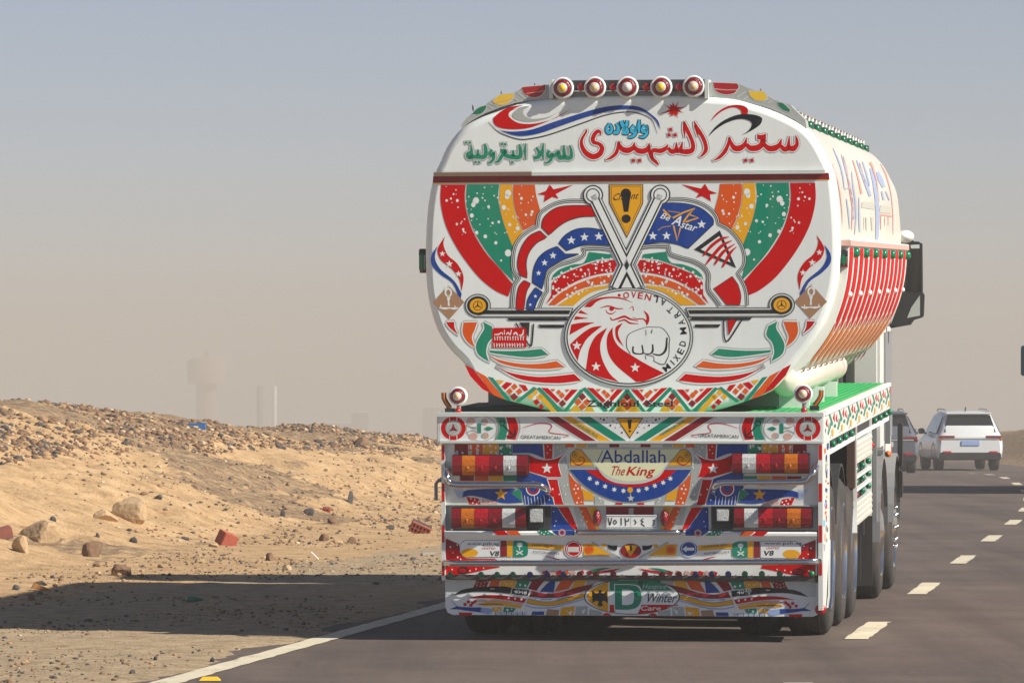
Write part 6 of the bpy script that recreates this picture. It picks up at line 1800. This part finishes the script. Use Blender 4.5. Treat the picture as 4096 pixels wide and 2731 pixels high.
# rubble: far too many small stones to count
def rubble(name, N, zone, seed, mats_, smin, smax, pw=2.2, label=None):
    r = np.random.RandomState(seed)
    base = [rock_mesh(k + 50, 1.2, 1.2, .9, 1, .25, True) for k in range(5)]
    V_ = []; F_ = []; MI = []; k0 = 0
    pts = zone(r, N)
    for (x, y) in pts:
        z = float(berm_z(np.array([x]), np.array([y]))[0])
        s = smin + (smax - smin) * r.rand() ** pw
        vs, fs = base[r.randint(5)]
        a = r.rand() * 6.28; ca, sa = math.cos(a), math.sin(a); e = .6 + r.rand() * .8
        arr = np.array(vs) * [s, s * e, s * (.5 + .5 * r.rand())]
        arr = np.stack([arr[:, 0] * ca - arr[:, 1] * sa + x, arr[:, 0] * sa + arr[:, 1] * ca + y, arr[:, 2] + z + s * .2], -1)
        V_.append(arr); F_.append(np.array(fs) + k0); k0 += len(vs); MI += [r.choice(len(mats_), p=[q[1] for q in mats_])] * len(fs)
    co = np.concatenate(V_); f = np.concatenate(F_)
    me = bpy.data.meshes.new(name)
    me.vertices.add(len(co)); me.vertices.foreach_set('co', co.ravel())
    me.loops.add(f.size); me.loops.foreach_set('vertex_index', f.ravel())
    me.polygons.add(len(f)); me.polygons.foreach_set('loop_start', np.arange(len(f)) * 3)
    for m, _ in mats_: me.materials.append(m)
    me.polygons.foreach_set('material_index', MI)
    me.update(calc_edges=True); me.validate()
    o = bpy.data.objects.new(name, me); COL.objects.link(o); o['kind'] = 'stuff'
    return o
def zone_u(u0, u1, y0, y1, clump=None):
    def f(r, N):
        out = []
        while len(out) < N:
            y = y0 + (y1 - y0) * r.rand(); u = u0 + (u1 - u0) * r.rand()
            if clump is not None:
                if fbm(np.array([u * clump]), np.array([y * clump * .5]), 2)[0] < r.uniform(-.25, .35): continue
            x = float(edge_x(y)) - u
            if x < -.115 * y - .5: continue
            out.append((x, y))
        return out
    return f
MX = [(stone_mats[0], .46), (stone_mats[1], .26), (stone_mats[2], .23), (stone_mats[3], .05)]
rubble('crest_rubble', 15000, zone_u(7.8, 12.6, 56, 112, .5), 1, MX, .012, .062, 2.8)
rubble('slope_stones', 5200, zone_u(3.2, 9.5, 40, 105, .35), 2, MX, .007, .036, 3.0)
rubble('verge_gravel', 9000, zone_u(.3, 4.6, 27, 75, .8), 3, [(stone_mats[0], .40), (stone_mats[1], .16), (stone_mats[2], .40), (stone_mats[3], .04)], .005, .020, 2.8)

# ------------------------------------------------------------------ faint structures in the dust
far_m = mat('far_concrete', (.36, .26, .18), .9, var=.1); far_d = mat('far_steel', (.12, .13, .12), .8, var=.1); far_w = mat('far_white', (.8, .85, .8), .8, var=.05)
def at(px, Y): return (px - 2048) / FPX * Y
def zt(py, Y): return CAMZ - (py - HZ) / FPX * Y
Y = 1650; w = empty('water_tower', (at(826, Y), Y, -12)); tag(w, 'wide-headed water tower barely visible in the dust beyond the bank', 'water tower')
s = Y / FPX
mb = MB(); z0, z1 = zt(1535, Y) + 12, zt(1445, Y) + 12
mb.lathe([(75 * s, z0), (78 * s, z1 - .3), (60 * s, z1 + 1.0), (.01, z1 + 1.4)], (0, 0, 0), (0, 0, 1), far_m, 24); mb.build('tank', w)
mb = MB(); mb.lathe([(42 * s, 0), (42 * s, z0)], (0, 0, 0), (0, 0, 1), far_m, 16); mb.build('shaft', w)
mb = MB(); mb.box(-.7, .7, -.7, .7, z1 + .9, zt(1400, Y) + 12, far_m); mb.build('top_hut', w)
Y = 1500
for px, hw, lab, m in ((1040, 13, 'thick dark grey chimney standing faintly in the dust beside a thin pale one', far_d), (1098, 9, 'thin chimney with a pale sunlit side beside a thicker dark one in the dust', far_w)):
    mb = MB(); mb.lathe([(hw * Y / FPX, 0), (hw * Y / FPX, zt(1548, Y) + 12), (hw * .7 * Y / FPX, zt(1543, Y) + 12)], (0, 0, 0), (0, 0, 1), m, 16)
    tag(mb.build('chimney', None, (at(px, Y), Y, -12)), lab, 'chimney', 'chimneys in the dust')
Y = 1750
for px0, px1, py, lab in ((1160, 1400, 1692, 'long low shed almost lost in the dust behind the bank'), (1405, 1470, 1650, 'taller narrow building faint in the dust at the end of the long shed'), (1690, 1800, 1630, 'faint tall block in the dust directly behind the tanker')):
    h = empty('building', (at((px0 + px1) / 2, Y), Y, -12)); tag(h, lab, 'building', 'buildings lost in the dust')
    hw = (px1 - px0) / 2 * Y / FPX; z = zt(py, Y) + 12
    mb = MB(); mb.box(-hw, hw, 0, 12, 0, z, far_d); mb.build('wall', h)
    mb = MB(); mb.box(-hw - .2, hw + .2, -.2, 12.2, z, z + .4, far_w); mb.build('roof', h)
# ------------------------------------------------------------------ dusty air
hz = MB()
hz.box(-1000, 1000, -40, 2700, -13.5, HAZE_TOP, dark_metal)
ho = hz.build('haze')
ho['kind'] = 'stuff'
hm = bpy.data.materials.new('dusty_air'); hm.use_nodes = True
hm.node_tree.nodes.remove(hm.node_tree.nodes['Principled BSDF'])
pv = hm.node_tree.nodes.new('ShaderNodeVolumePrincipled')
pv.inputs['Color'].default_value = (*HAZE_COL, 1)
pv.inputs['Density'].default_value = HAZE_D
pv.inputs['Anisotropy'].default_value = 0.0
hm.node_tree.links.new(pv.outputs[0], hm.node_tree.nodes['Material Output'].inputs['Volume'])
ho.data.materials.clear(); ho.data.materials.append(hm)
